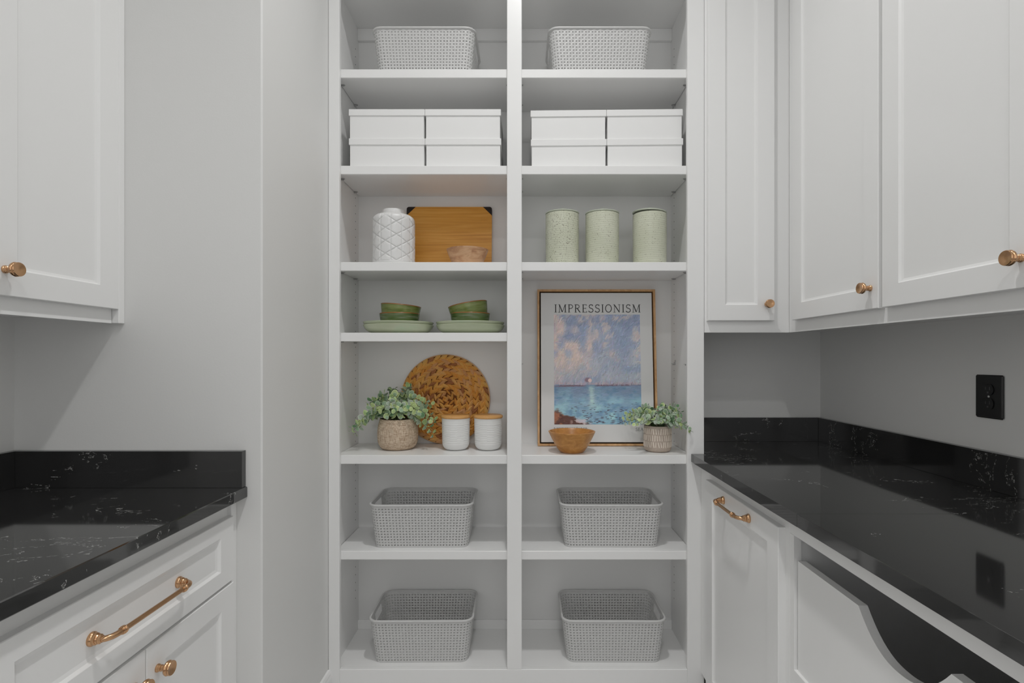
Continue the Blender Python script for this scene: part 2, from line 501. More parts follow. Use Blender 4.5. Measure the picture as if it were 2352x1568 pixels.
CT = 2.86                                        # top of the wall cabinets
CB = 1.365                                       # bottom of the wall cabinets
def crown(T, parent, off, x0, x1, oy):
    mb = MB()
    mb.prism([(0, CT), (-0.012, CT), (-0.02, CT + 0.05), (-0.055, CT + 0.09), (-0.06, CT + 0.12), (0, CT + 0.12)], lambda a, b, c: T((x0 + c, oy + a, b)), x1 - x0)
    return mb.build('crown_moulding', M['cab'], parent, off=off)

# --- left wall cabinet
off = (-1.25, 1.1, CB)
t = thing('wall_cabinet', 'white shaker wall cabinet hung high on the left wall over the black counter', 'cabinet', off)
mb = MB(); mb.box(XL, -1.142, 0.72, YL - 0.001, CB + 0.018, CT); mb.build('carcass', M['cab'], t, off=off)
f0, f1 = -1.142, -1.123
mb = MB()
mb.box(f0, f1, 0.72, YL - 0.024, CB, 1.43); mb.box(f0, f1, 0.72, 0.76, 1.43, CT); mb.box(f0, f1, 1.075, 1.115, 1.43, CT); mb.box(f0, f1, 1.42, YL - 0.024, 1.43, CT); mb.box(f0, f1, 0.72, YL - 0.024, CT - 0.05, CT + 0.0)
mb.build('face_frame', M['cab'], t, off=off)
bx('filler_strip', M['cab'], t, off, f0, -1.104, YL - 0.022, YL - 0.0005, CB, CT)
for y0, y1, ky in ((1.098, 1.4525, 1.133), (0.738, 1.092, None)):
    d = shaker(LEFT, (y0, 1.104, 1.403), y1 - y0, CT - 0.02 - 1.403).build('door', M['cab'], t, off=off)
    knob(LEFT, (ky if ky else 1.057, 1.104, 1.459)).build('knob', M['brass'], d, off=off, smooth=35)
crown(LEFT, t, off, 0.72, YL - 0.001, 1.123)

# --- right corner wall cabinet (faces the room)
off = (0.834, 2.13, CB)
t = thing('wall_cabinet', 'narrow white wall cabinet in the right corner, its door facing the camera', 'cabinet', off)
mb = MB(); mb.box(0.678, XR, D + 0.02, YB, CB + 0.018, CT); mb.build('carcass', M['cab'], t, off=off)
mb = MB(); mb.box(0.677, 0.992, D, D + 0.019, CB, 1.43); mb.box(0.677, 0.72, D, D + 0.019, 1.43, CT); mb.box(0.90, 0.992, D, D + 0.019, 1.43, CT); mb.box(0.72, 0.90, D, D + 0.019, CT - 0.05, CT)
mb.build('face_frame', M['cab'], t, off=off)
d = shaker(FRONT, (0.685, D - 0.019, 1.408), 0.2445, CT - 0.02 - 1.408).build('door', M['cab'], t, off=off)
knob(FRONT, (0.9, D - 0.019, 1.468)).build('knob', M['brass'], d, off=off, smooth=35)
crown(FRONT, t, off, 0.677, 0.992, D)

# --- right wall cabinets
for (y0, y1, ky, lab) in ((1.453, 1.918, 1.485, 'white shaker wall cabinet on the right wall next to the corner cabinet'),
                          (0.998, 1.4385, 1.036, 'white shaker wall cabinet on the right wall nearest the camera, above the outlet')):
    a0, a1 = (1.446, D - 0.001) if y1 > 1.5 else (0.975, 1.4455)
    off = (1.14, (a0 + a1) / 2, CB)
    t = thing('wall_cabinet', lab, 'cabinet', off)
    mb = MB(); mb.box(1.011, XR, a0, a1, CB + 0.018, CT); mb.build('carcass', M['cab'], t, off=off)
    mb = MB(); mb.box(0.992, 1.011, a0, a1, CB, 1.43); mb.box(0.992, 1.011, a0, a0 + 0.03, 1.43, CT); mb.box(0.992, 1.011, a1 - 0.08 if y1 > 1.5 else a1 - 0.03, a1, 1.43, CT); mb.box(0.992, 1.011, a0, a1, CT - 0.05, CT)
    mb.build('face_frame', M['cab'], t, off=off)
    d = shaker(RIGHT, (-y1, 0.973, 1.4065), y1 - y0, CT - 0.02 - 1.4065).build('door', M['cab'], t, off=off)
    knob(RIGHT, (-ky, 0.973, 1.465)).build('knob', M['brass'], d, off=off, smooth=35)
    crown(RIGHT, t, off, -a1, -a0, 0.992)

# --- left base cabinet
off = (-1.1, 1.1, 0)
t = thing('base_cabinet', 'white base cabinet with a wide drawer over two doors under the left counter', 'cabinet', off)
mb = MB(); mb.box(XL, -0.824, 0.70, YL - 0.001, 0.1, 0.884); mb.box(XL, -0.87, 0.70, YL - 0.001, 0, 0.1); mb.build('carcass', M['cab'], t, off=off)
mb = MB(); mb.box(-0.824, -0.805, 0.70, YL - 0.024, 0.1, 0.884, b=0.001); mb.build('face_frame', M['cab'], t, off=off)
bx('filler_strip', M['cab'], t, off, -0.824, -0.7935, YL - 0.026, YL - 0.0005, 0.1, 0.884)
d = shaker(LEFT, (0.761, 0.786, 0.669), 1.4465 - 0.761, 0.841 - 0.669, st=0.062, rl=0.042, bev=0.011, rec=0.009).build('drawer', M['cab'], t, off=off)
handle(LEFT, (1.104, 0.795, 0.752), 0.248).build('handle', M['brass'], d, off=off, smooth=35)
for y0, y1, ky in ((1.111, 1.4465, 1.1437), (0.761, 1.1085, 1.0755)):
    d = shaker(LEFT, (y0, 0.786, 0.112), y1 - y0, 0.662 - 0.112, st=0.06, rl=0.054).build('door', M['cab'], t, off=off)
    knob(LEFT, (ky, 0.786, 0.603)).build('knob', M['brass'], d, off=off, smooth=35)

# --- right pull-out cabinet
off = (0.97, 1.65, 0)
t = thing('base_cabinet', 'white base cabinet with one tall pull-out door and bar handle under the right counter', 'cabinet', off)
mb = MB(); mb.box(0.684, XR, 1.33, YB, 0.1, 0.884); mb.box(0.74, XR, 1.33, YB, 0, 0.1); mb.build('carcass', M['cab'], t, off=off)
mb = MB(); mb.box(0.665, 0.684, 1.3215, D - 0.0005, 0.1, 0.884, b=0.001); mb.build('face_frame', M['cab'], t, off=off)
d = shaker(RIGHT, (-1.873, 0.646, 0.112), 1.873 - 1.342, 0.8425 - 0.112, st=0.062, rl=0.057).build('door', M['cab'], t, off=off)
handle(RIGHT, (-1.611, 0.646, 0.813), 0.192).build('handle', M['brass'], d, off=off, smooth=35)

# --- right open cabinet with a scooped front panel
off = (0.97, 0.95, 0)
t = thing('base_cabinet', 'white open base cabinet with a scooped hand-hold panel under the right counter', 'cabinet', off)
mb = MB()
mb.box(0.665, 0.683, 0.55, 1.321, 0.8355, 0.884, b=0.001); mb.box(0.665, 0.683, 0.55, 1.321, 0.1, 0.507, b=0.001)
mb.box(0.665, 0.683, 1.301, 1.321, 0.507, 0.8355); mb.box(0.665, 0.683, 0.55, 0.597, 0.507, 0.8355)
mb.build('face_frame', M['cab'], t, off=off)
mb = MB()
mb.box(0.684, XR, 1.304, 1.3205, 0.1, 0.884); mb.box(0.684, XR, 0.55, 0.568, 0.1, 0.884); mb.box(XR - 0.012, XR, 0.568, 1.304, 0.1, 0.884)
mb.box(0.684, XR - 0.012, 0.568, 1.304, 0.1, 0.118); mb.box(0.684, XR - 0.012, 0.568, 1.304, 0.866, 0.884); mb.box(0.74, XR, 0.55, 1.3205, 0, 0.1)
mb.build('carcass', M['inside'], t, off=off)
yc, hw, zt, dp = 0.949, 0.115, 0.7745, 0.067
poly = [(1.298, 0.50), (1.298, zt), (yc + hw, zt)]
for k in range(0, 25):
    a = k / 24
    s = 2 * a - 1                                  # -1 .. 1
    poly.append((yc - hw * s * (1.0 if abs(s) < 0.9 else 1.0), zt - dp * (1 - abs(s) ** 2.3) - 0.0005))
poly += [(yc - hw, zt), (0.60, zt), (0.60, 0.50)]
mb = MB(); mb.prism(poly, lambda a, b, c: (0.673 + c, a, b), 0.019)
pn = mb.build('scoop_panel', M['cab'], t, off=off)
bv = pn.modifiers.new('bevel', 'BEVEL'); bv.width = 0.003; bv.segments = 2; bv.limit_method = 'ANGLE'; bv.angle_limit = math.radians(50)
mb = MB()
mb.tube([(1.05 + 0.19 * math.cos(a), 1.02 + 0.26 * math.sin(a), 0.80) for a in [k / 28 * 2 * PI for k in range(29)]], 0.004, 8)
mb.build('hoop', M['loop'], t, off=off, smooth=40)  # thin pale oval loop inside the open cabinet

# ------------------------------------------------------------------ black counters
def slab(mbx, *a): mbx.box(*a, b=0.0018)
off = (-1.09, 1.1, 0.884)
t = thing('countertop', 'black veined stone counter with upstand along the left wall', 'countertop', off)
bx('slab', M['quartz'], t, off, XL, -0.763, 0.69, YL - 0.0005, 0.884, 0.914, b=0.002)
bx('backsplash', M['quartz'], t, off, XL + 0.0202, -0.768, YL - 0.020, YL - 0.0005, 0.914, 1.0146, b=0.0006)
bx('backsplash', M['quartz'], t, off, XL + 0.0005, XL + 0.020, 0.69, YL - 0.0005, 0.914, 1.0146, b=0.0006)
off = (0.96, 1.4, 0.884)
t = thing('countertop', 'black veined stone counter with upstand along the right wall', 'countertop', off)
mb = MB()
mb.prism([(0.627, 1.214), (XR, 1.214), (XR, YB - 0.0005), (0.678, YB - 0.0005), (0.678, 1.9745), (0.678, 1.9475), (0.627, 1.9475)], lambda a, b, c: (a, b, 0.884 + c), 0.030)
mb.build('slab', M['quartz'], t, off=off)
mb = MB(); mb.box(0.627, 0.6785, 1.9470, 1.9752, 0.884, 0.9141, b=0.0015); mb.build('slab_return', M['quartz'], t, off=off)
bx('slab', M['quartz'], t, off, 0.627, XR, 0.54, 1.2137, 0.884, 0.914, b=0.0005)
bx('backsplash', M['quartz'], t, off, 0.6785, XR - 0.0202, YB - 0.020, YB - 0.0005, 0.914, 1.0156, b=0.0006)
bx('backsplash', M['quartz'], t, off, XR - 0.020, XR - 0.0005, 0.54, YB - 0.0005, 0.914, 1.0156, b=0.0006)

# ------------------------------------------------------------------ outlet
off = (XR, 1.4543, 1.19)
t = thing('wall_outlet', 'black duplex wall outlet on the right wall above the black counter', 'outlet', off)
z0, z1 = CZ - (956.3 - CV) * 1.4973 / F, CZ - (859.8 - CV) * 1.4973 / F
zc = (z0 + z1) / 2
mb = MB(); mb.box(XR - 0.006, XR, 1.4113, 1.4973, z0, z1, b=0.004); mb.build('cover_plate', M['black'], t, off=off)
for dz in (0.0195, -0.0195):
    mb = MB()
    pts = []
    for k in range(24):
        a = 2 * PI * k / 24
        pts.append((max(-0.0145, min(0.0145, 0.0172 * math.cos(a))), 0.0172 * math.sin(a)))
    mb.prism([(p[1] * 1.0, p[0]) for p in pts], lambda a, b, c: (XR - 0.0055 - c, 1.4543 + a, zc + dz + b), 0.003)
    r = mb.build('receptacle', M['black'], t, off=off)
    mb = MB()
    for dy, hh in ((-0.0064, 0.0042), (0.0064, 0.0036)):
        mb.box(XR - 0.0089, XR - 0.0084, 1.4543 + dy - 0.0011, 1.4543 + dy + 0.0011, zc + dz - hh + 0.003, zc + dz + hh + 0.003)
    mb.box(XR - 0.0089, XR - 0.0084, 1.4543 - 0.0024, 1.4543 + 0.0024, zc + dz - 0.0105, zc + dz - 0.0058)
    mb.build('slots', M['hole'], r, off=off)
mb = MB(); mb.lathe([(0, 0.0012), (0.0024, 0.001), (0.0034, 0)], 14, lambda p: (XR - 0.006 - p[2], 1.4543 + p[0], zc + p[1])); mb.build('screw', M['steel'], t, off=off, smooth=60)

# ------------------------------------------------------------------ shelving unit
PL, PR = -0.703, 0.638                             # inner faces of the side panels
DL, DR = -0.046, -0.014                            # divider panel
YS, YI = D + 0.019, 2.280                          # front of the shelves, inside back
TOPZ = 2.674
off = (-0.03, 2.13, 0)
unit = thing('shelving_unit', 'tall white built-in open shelving unit with two bays in the middle', 'shelving', off)
bx('stile', M['cab'], unit, off, XW + 0.001, -0.681, D, D + 0.019, 0, ZC - 0.12)
bx('stile', M['cab'], unit, off, 0.614, 0.676, D, D + 0.019, 0, ZC - 0.12)
bx('stile', M['cab'], unit, off, -0.0575, -0.0025, D, D + 0.019, 0.1117, ZC - 0.12)
bx('bottom_rail', M['cab'], unit, off, -0.681, 0.614, D + 0.0003, D + 0.019, 0, 0.1117)
bx('top_rail', M['cab'], unit, off, -0.681, 0.614, D + 0.0003, D + 0.019, TOPZ, ZC - 0.12)
bx('side_panel', M['cab'], unit, off, XW + 0.001, PL, D + 0.019, YB - 0.0005, 0, ZC - 0.12, b=0)
bx('side_panel', M['cab'], unit, off, PR, 0.676, D + 0.019, YB - 0.0005, 0, ZC - 0.12, b=0)
bx('divider_panel', M['cab'], unit, off, DL, DR, D + 0.019, YI, 0.1117, TOPZ, b=0)
bx('back_panel', M['cab'], unit, off, PL, PR, YI, YB - 0.0005, 0.09, TOPZ + 0.02, b=0)
bx('top_panel', M['cab'], unit, off, PL, PR, D + 0.019, YI, TOPZ, TOPZ + 0.02, b=0)
bx('bottom_panel', M['cab'], unit, off, PL, PR, D + 0.019, YI, 0.09, 0.1117, b=0)
bays = ((PL, DL), (DR, PR))
for x0, x1 in bays:
    bx('back_cleat', M['cab'], unit, off, x0, x1, YI - 0.016, YI, TOPZ - 0.05, TOPZ)
    bx('back_cleat', M['cab'], unit, off, x0, x1, YI - 0.012, YI, 0.1117, 0.150)
Z = {1: 2.3545, 2: 1.9923, 3: 1.6302, 4: 1.3652, 5: 0.9050, 6: 0.5456, 7: 0.1117}
def pin_geo(mb, x, s, y, z):
    # flat tab under the shelf with a peg into the panel
    mb.tube([(x, y, z - 0.004), (x + s * 0.012, y, z - 0.004)], 0.0026, 8)
    mb.prism([(0.0, -0.005), (0.013, -0.005), (0.0165, -0.0025), (0.0165, 0.0025), (0.013, 0.005), (0.0, 0.005)], lambda a, b, c: (x + s * a, y + b, z - 0.002 + c), 0.0018)
for bi, (x0, x1) in enumerate(bays):
    for k in (1, 2, 3, 4, 5, 6):
        if bi == 1 and k == 4: continue
        zt = Z[k]
        sh = bx('shelf', M['cab'], unit, off, x0 + 0.002, x1 - 0.002, YS + 0.019, YI - 0.001, zt - 0.0285, zt, b=0)
        bx('shelf_nosing', M['cab'], sh, off, x0 + 0.002, x1 - 0.002, YS, YS + 0.019, zt - 0.0328, zt)
        for x, s in ((x0, 1), (x1, -1)):
            for y in (2.055, 2.216):
                mb = MB(); pin_geo(mb, x, s, y, zt - 0.0287)
                mb.build('shelf_pin', M['steel'], sh, off=off)
for x, s in ((DR, 1), (PR, -1)):
    for y in (2.045, 2.216):
        mb = MB(); pin_geo(mb, x, s, y, 1.2475)
        mb.box(min(x, x + s * 0.002), max(x, x + s * 0.002), y - 0.004, y + 0.004, 1.246, 1.262)
        mb.build('shelf_pin', M['steel'], unit, off=off)
mb = MB()
for x, s in ((PL, 1), (DL, -1), (DR, 1), (PR, -1)):
    for y in (2.055, 2.235):
        z = 0.26
        while z < 2.6:
            if min(abs(z - zz + 0.016) for zz in Z.values()) > 0.03:
                mb.lathe([(0, 0.0004), (0.0024, 0.0004), (0.0024, 0)], 6, lambda p: (x + s * p[2], y + p[0], z + p[1]))
            z += 0.033
o = mb.build('pin_holes', M['hole'], unit, off=off); o['kind'] = 'stuff'

# ------------------------------------------------------------------ woven plastic baskets
def basket_meshes():
    """returns (wall mesh builder, rim builder, floor builder); origin = centre of the bottom"""
    H = 0.168
    WB, DB, RB = 0.354, 0.226, 0.030               # bottom size
    WT, DT, RT = 0.392, 0.262, 0.036               # top size
    def perim(W_, D_, R_):
        # list of (length, fn) segments of a rounded rectangle, starting mid-right side of the back... runs counter-clockwise from the front left corner
        return W_, D_, R_
    def point(s, t):
        """s in [0,1) around, t in [0,1] up -> (x, y, nx, ny)"""
        W_, D_, R_ = WB + (WT - WB) * t, DB + (DT - DB) * t, RB + (RT - RB) * t
        a, b, c = W_ - 2 * R_, D_ - 2 * R_, PI * R_ / 2
        # fixed fractions (from mid height) so columns run straight up
        Wm, Dm, Rm = (WB + WT) / 2, (DB + DT) / 2, (RB + RT) / 2
        am, bm, cm = Wm - 2 * Rm, Dm - 2 * Rm, PI * Rm / 2
        Lm = 2 * (am + bm) + 4 * cm
        q = (s % 1.0) * Lm
        segs = [(am, 'f'), (cm, 0), (bm, 'r'), (cm, 1), (am, 'b'), (cm, 2), (bm, 'l'), (cm, 3)]
        for L, kind in segs:
            if q < L: break
            q -= L
        u = q / L
        if kind == 'f': return (-a / 2 + a * u, -D_ / 2, 0, -1)
        if kind == 'r': return (W_ / 2, -b / 2 + b * u, 1, 0)
        if kind == 'b': return (a / 2 - a * u, D_ / 2, 0, 1)
        if kind == 'l': return (-W_ / 2, b / 2 - b * u, -1, 0)
        ang = -PI / 2 + (kind + u) * PI / 2
        cx = (a / 2) * (1 if kind in (0, 1) else -1)
        cy = (b / 2) * (-1 if kind in (0, 3) else 1)
        return (cx + R_ * math.cos(ang), cy + R_ * math.sin(ang), math.cos(ang), math.sin(ang))
    Lm = 2 * (0.373 - 0.066 + 0.244 - 0.066) + 4 * PI * 0.033 / 2
    NC, NR = int(round(Lm / 0.0119)) // 2 * 2, 14
    z0, z1 = 0.009, H - 0.0075
    pitch = (z1 - z0) / NR
    scol, zrow = [], [0.0]
    for i in range(NC):
        scol += [i / NC, (i + 0.46) / NC]
    zrow = [0.0, z0]
    for j in range(NR):
        zrow += [z0 + (j + 0.35) * pitch, z0 + (j + 1.0) * pitch]
    zrow.append(H)
    # handle slot columns: centre of the short sides
    am, bm, cm = 0.373 - 0.066, 0.244 - 0.066, PI * 0.033 / 2
    sr = (am + cm + bm / 2) / Lm
    sl = (2 * am + 3 * cm + 1.5 * bm) / Lm
    half = 0.044 / Lm
    mb = MB()
    th = 0.0022
    nC, nZ = len(scol), len(zrow)
    def in_slot(sm, zm):
        return zm > H - 0.044 and zm < H - 0.016 and (abs(sm - sr) < half or abs(sm - sl) < half)
    keep = [[True] * nC for _ in range(nZ - 1)]
    for r in range(nZ - 1):
        for c in range(nC):
            sm = (scol[c] + (scol[c + 1] if c + 1 < nC else 1.0)) / 2
            zm = (zrow[r] + zrow[r + 1]) / 2
            hole = (c % 2 == 0) and r >= 1 and r < nZ - 2 and (r % 2 == 1)
            near = zm > H - 0.050 and (abs(sm - sr) < half * 1.18 or abs(sm - sl) < half * 1.18)
            keep[r][c] = not ((hole and not near) or in_slot(sm, zm))
    idx = {}
    for side in (0, 1):
        for r in range(nZ):
            for c in range(nC):
                x, y, nx, ny = point(scol[c], zrow[r] / H)
                lift = 0.0
                if 1 < r < nZ - 1:
                    # over / under weave: strands swell alternately
                    ph = math.cos(PI * (c // 2)) * math.cos(PI * (r // 2))
                    lift = 0.0007 * ph * (1 if c % 2 else -1)
                    if zrow[r] > H - 0.054 and (abs(scol[c] - sr) < half * 1.3 or abs(scol[c] - sl) < half * 1.3): lift = 0.0
                o_ = lift + (0 if side == 0 else -th)
                idx[(side, r, c)] = len(mb.v)
                mb.v.append((x + nx * o_, y + ny * o_, zrow[r]))
    def q(*f): mb.f.append(f); mb.mi.append(0)
    for r in range(nZ - 1):
        for c in range(nC):
            if not keep[r][c]: continue
            c2 = (c + 1) % nC
            q(idx[(0, r, c)], idx[(0, r, c2)], idx[(0, r + 1, c2)], idx[(0, r + 1, c)])
            q(idx[(1, r, c)], idx[(1, r + 1, c)], idx[(1, r + 1, c2)], idx[(1, r, c2)])
            if not keep[r][(c - 1) % nC]: q(idx[(0, r, c)], idx[(0, r + 1, c)], idx[(1, r + 1, c)], idx[(1, r, c)])
            if not keep[r][c2]: q(idx[(0, r + 1, c2)], idx[(0, r, c2)], idx[(1, r, c2)], idx[(1, r + 1, c2)])
            if r > 0 and not keep[r - 1][c]: q(idx[(0, r, c2)], idx[(0, r, c)], idx[(1, r, c)], idx[(1, r, c2)])
            if r < nZ - 2 and not keep[r + 1][c]: q(idx[(0, r + 1, c)], idx[(0, r + 1, c2)], idx[(1, r + 1, c2)], idx[(1, r + 1, c)])
    # rim: rolled lip swept round the top
    rim = MB()
    prof = [(-0.003, -0.006), (0.0005, -0.006), (0.0036, -0.0052), (0.0044, -0.0025), (0.0040, 0.0003), (0.0024, 0.0018), (0.0, 0.0022), (-0.003, 0.0014), (-0.0038, -0.002)]
    ns, npf = 96, len(prof)
    for k in range(ns):
        x, y, nx, ny = point(k / ns, 1.0)
        for a, b in prof: rim.v.append((x + nx * a, y + ny * a, H + b))
    for k in range(ns):
        for j in range(npf):
            j2, k2 = (j + 1) % npf, (k + 1) % ns
            rim.f.append((k * npf + j, k2 * npf + j, k2 * npf + j2, k * npf + j2)); rim.mi.append(0)
    fl = MB()
    ring = [point(k / 64, 0.0)[:2] for k in range(64)]
    fl.v = [(x, y, 0.0) for x, y in ring] + [(x, y, 0.003) for x, y in ring]
    fl.f = [tuple(range(64))[::-1], tuple(range(64, 128))] + [(k, (k + 1) % 64, 64 + (k + 1) % 64, 64 + k) for k in range(64)]
    fl.mi = [0] * len(fl.f)
    return mb, rim, fl
bk = [(-0.3767, 2.143, 1, 0.0, 'grey woven plastic basket on the top shelf of the left bay'),
      (0.2967, 2.143, 1, 0.0, 'grey woven plastic basket on the top shelf of the right bay'),
      (-0.3885, 2.141, 6, 0.010, 'grey woven plastic basket in the left bay just below the leafy plants shelf'),
      (0.3420, 2.143, 6, -0.006, 'grey woven plastic basket in the right bay just below the picture shelf'),
      (-0.3870, 2.134, 7, 0.010, 'grey woven plastic basket at the very bottom of the left bay'),
      (0.3490, 2.134, 7, -0.006, 'grey woven plastic basket at the very bottom of the right bay')]
b0 = thing('storage_basket', bk[0][4], 'basket', (bk[0][0], bk[0][1], Z[bk[0][2]]), bk[0][3], 'grey woven storage baskets')
wm, rm, fm = basket_meshes()
wm.build('woven_wall', M['plastic'], b0, smooth=50, recalc=False)
rm.build('rim', M['plastic'], b0, smooth=60)
fm.build('bottom', M['plastic'], b0)
for x, y, k, rz, lab in bk[1:]:
    dup(b0, (x, y, Z[k]), (0, 0, rz), lab)

# ------------------------------------------------------------------ lidded white boxes
bxg = 'white lidded boxes on the second shelf'
bw, bd, bh = 0.2885, 0.235, 0.1115
r0 = thing('storage_box', 'white lidded box at the top left of the left bay stack', 'box', group=bxg)
mb = MB(); mb.box(-bw / 2 + 0.0035, bw / 2 - 0.0035, 0.0035, bd - 0.0035, 0, bh - 0.003, b=0.0008); mb.build('box_body', M['box'], r0)
mb = MB(); mb.box(-bw / 2, bw / 2, 0, bd, bh - 0.0245, bh, b=0.0009); mb.build('lid', M['box'], r0)
spots = []
for bay, (cx, y, yaw) in (('left', (-0.371, 2.016, 0.0)), ('right', (0.320, 2.021, -0.022))):
    for col_ in (0, 1):
        for row in (1, 0):
            lx = (col_ - 0.5) * (bw + 0.0012) + (0.001 if row == 0 else 0)
            spots.append((cx + lx * math.cos(yaw), y + lx * math.sin(yaw) + 0.0015 * row, Z[2] + row * bh, yaw,
                          'white lidded box at the %s %s of the %s bay stack' % (('bottom', 'top')[row], ('left', 'right')[col_], bay)))
for i, (x, y, z, a, lab) in enumerate(spots):
    if i == 0:
        r0.location = (x, y, z); r0.rotation_euler = (0, 0, a); r0['label'] = lab
    else: dup(r0, (x, y, z), (0, 0, a), lab)

# ------------------------------------------------------------------ shelf 3, left: lattice jar, cutting board, small bowl
jr = thing('ceramic_jar', 'white ceramic jar with an incised star lattice beside the cutting board', 'jar', (-0.507, 2.095, Z[3]), 0.09)
R_, SP = 0.081, 2 * PI * 0.081 / 12
c30, s30 = math.cos(PI / 6), 0.5
NA, prof = 288, []
for k in range(7): prof.append((0.070 + 0.0095 * k / 6, 0.0005 * k))
nz = 110
for k in range(nz + 1): prof.append((R_, 0.004 + (0.176 - 0.004) * k / nz))
for k in range(1, 11):
    a = k / 10 * PI / 2
    prof.append((0.058 + 0.023 * math.cos(a), 0.176 + 0.023 * math.sin(a)))
prof += [(0.050, 0.1995)]
mb = MB()
for i, (r, z) in enumerate(prof):
    for k in range(NA):
        th = 2 * PI * k / NA
        s = th * R_
        ds = []
        for q, o_ in ((s, 0.0), (z * c30 - s * s30, 0.5), (z * c30 + s * s30, 0.0)):
            f = (q / SP + o_) % 1.0
            ds.append(min(f, 1 - f) * SP)
        dd = min(ds)
        g = 0.0 if (z < 0.012 or i >= len(prof) - 7) else 1.0
        rr = r + g * (0.0010 * min(1, dd / 0.008) - 0.0024 * math.exp(-(dd / 0.0013) ** 2))
        mb.v.append((rr * math.cos(th), rr * math.sin(th), z))
for i in range(len(prof) - 1):
    for k in range(NA):
        k2 = (k + 1) % NA
        mb.f.append((i * NA + k, i * NA + k2, (i + 1) * NA + k2, (i + 1) * NA + k)); mb.mi.append(0)
mb.f.append(tuple(range(NA))[::-1]); mb.mi.append(0)
mb.build('jar_body', M['ceramic'], jr, smooth=60, recalc=False)
mb = MB(); mb.lathe([(0.0455, 0.197), (0.0455, 0.2165), (0.0445, 0.2190), (0.0425, 0.2195), (0.0405, 0.2185), (0.0395, 0.21), (0.0395, 0.197)], 64)
mb.build('neck', M['ceramic'], jr, smooth=50)

# cutting board leaning on the back panel
bW, bH, bT = 0.363, 0.284, 0.014
tilt = 0.12
cb = thing('cutting_board', 'bamboo cutting board with dark corners leaning behind the small bowl', 'board', (-0.3115, 2.230, Z[3] + 0.0018))
cb.rotation_euler = (-tilt, 0, 0)
cc = 0.038
def rr_poly(W_, H_, r, n=5):
    out = []
    for cx, cy, a0 in ((W_ / 2 - r, r, -PI / 2), (W_ / 2 - r, H_ - r, 0), (-W_ / 2 + r, H_ - r, PI / 2), (-W_ / 2 + r, r, PI)):
        for k in range(n + 1):
            a = a0 + k / n * PI / 2
            out.append((cx + r * math.cos(a), cy + r * math.sin(a)))
    return out
mb = MB()
oct_ = [(-bW / 2 + cc, 0.002), (bW / 2 - cc, 0.002), (bW / 2, cc), (bW / 2, bH - cc), (bW / 2 - cc, bH), (-bW / 2 + cc, bH), (-bW / 2, bH - cc), (-bW / 2, cc)]
mb.prism(oct_, lambda a, b, c: (a, c, b), bT)
mb.build('board', M['bamboo'], cb)
full = rr_poly(bW, bH, 0.012)
for sx in (-1, 1):
    for top in (0, 1):
        pl = []
        cx, cy = sx * bW / 2, bH * top
        arc = []
        for k in range(7):
            a = k / 6 * PI / 2
            arc.append((cx - sx * 0.010 + sx * 0.010 * math.cos(a), cy + (-1 if top else 1) * 0.010 + (1 if top else -1) * 0.010 * math.sin(a)))
        pl = [(cx, cy + (-cc if top else cc))] + arc + [(cx - sx * cc, cy)]
        mb = MB(); mb.prism(pl, lambda a, b, c: (a, c - 0.0006, b), bT + 0.0012)
        mb.build('corner_guard', M['rubber'], cb)

def bowl_prof(rb, rt, h, th, curve=1.0, n=14, foot=0.0):
    out = [(0, 0.0), (rb - 0.003, 0.0), (rb, 0.0015)]
    for k in range(1, n + 1):
        a = k / n
        out.append((rb + (rt - rb) * a ** curve, 0.0015 + (h - 0.0015) * a))
    out += [(rt - th * 0.3, h + th * 0.18), (rt - th * 0.75, h + th * 0.15), (rt - th, h - th * 0.2)]
    for k in range(n - 1, -1, -1):
        a = k / n
        out.append((max(0.004, rb + (rt - rb) * a ** curve - th), th + (h - th) * a))
    out.append((0, th))
    return out
o = thing('wooden_bowl', 'small acacia wood bowl in front of the cutting board', 'bowl', (-0.2176, 2.10, Z[3]))
mb = MB(); mb.lathe(bowl_prof(0.050, 0.0825, 0.066, 0.006, 0.72), 56); mb.build('bowl_body', M['acacia'], o, smooth=50)

# ------------------------------------------------------------------ shelf 3, right: sage canisters
cg = 'sage green canisters'
def canister(label, x, spk, lid_tilt, rz):
    t = thing('canister', label, 'canister', (x, 2.085, Z[3]), rz, cg)
    r = 0.0652
    mb = MB(); mb.lathe([(0, 0), (0.060, 0), (0.0632, 0.003), (r - 0.001, 0.012), (r, 0.10), (r, 0.196), (r - 0.0006, 0.2005), (r - 0.003, 0.202), (r - 0.006, 0.2005), (r - 0.006, 0.02), (0, 0.012)], 64)
    mb.build('body', spk, t, smooth=50)
    mb = MB()
    ca, sa = math.cos(lid_tilt), math.sin(lid_tilt)
    def T(p):
        x_, z_ = p[0], p[2]
        return ((x_ - r) * ca + z_ * sa + r - 0.001 if lid_tilt else x_, p[1], 0.2025 + (-(x_ - r) * sa + z_ * ca if lid_tilt else z_))
    prof = [(0, 0), (r - 0.001, 0), (r + 0.0008, 0.002), (r + 0.0004, 0.0045), (r - 0.004, 0.0062), (0.03, 0.0075), (0.017, 0.0082), (0.0135, 0.012), (0.016, 0.0175), (0.0165, 0.020), (0.012, 0.0215), (0, 0.0215)]
    mb.lathe(prof, 56, T)
    mb.build('lid', M['lidsage'], t, smooth=45)
M['lidsage'] = mat('sage_lid', s2l(192, 198, 182), 0.25)
canister('sage green stoneware canister with the densest dark speckles, leftmost of three', 0.156, speckle('speckle_dense', 0.655), 0.0, 0.3)
canister('sage green stoneware canister in the middle of the three', 0.3129, speckle('speckle_mid', 0.685), 0.0, 1.9)
canister('sage green stoneware canister with its lid askew, rightmost of three', 0.4992, speckle('speckle_light', 0.70), 0.045, 0.0)

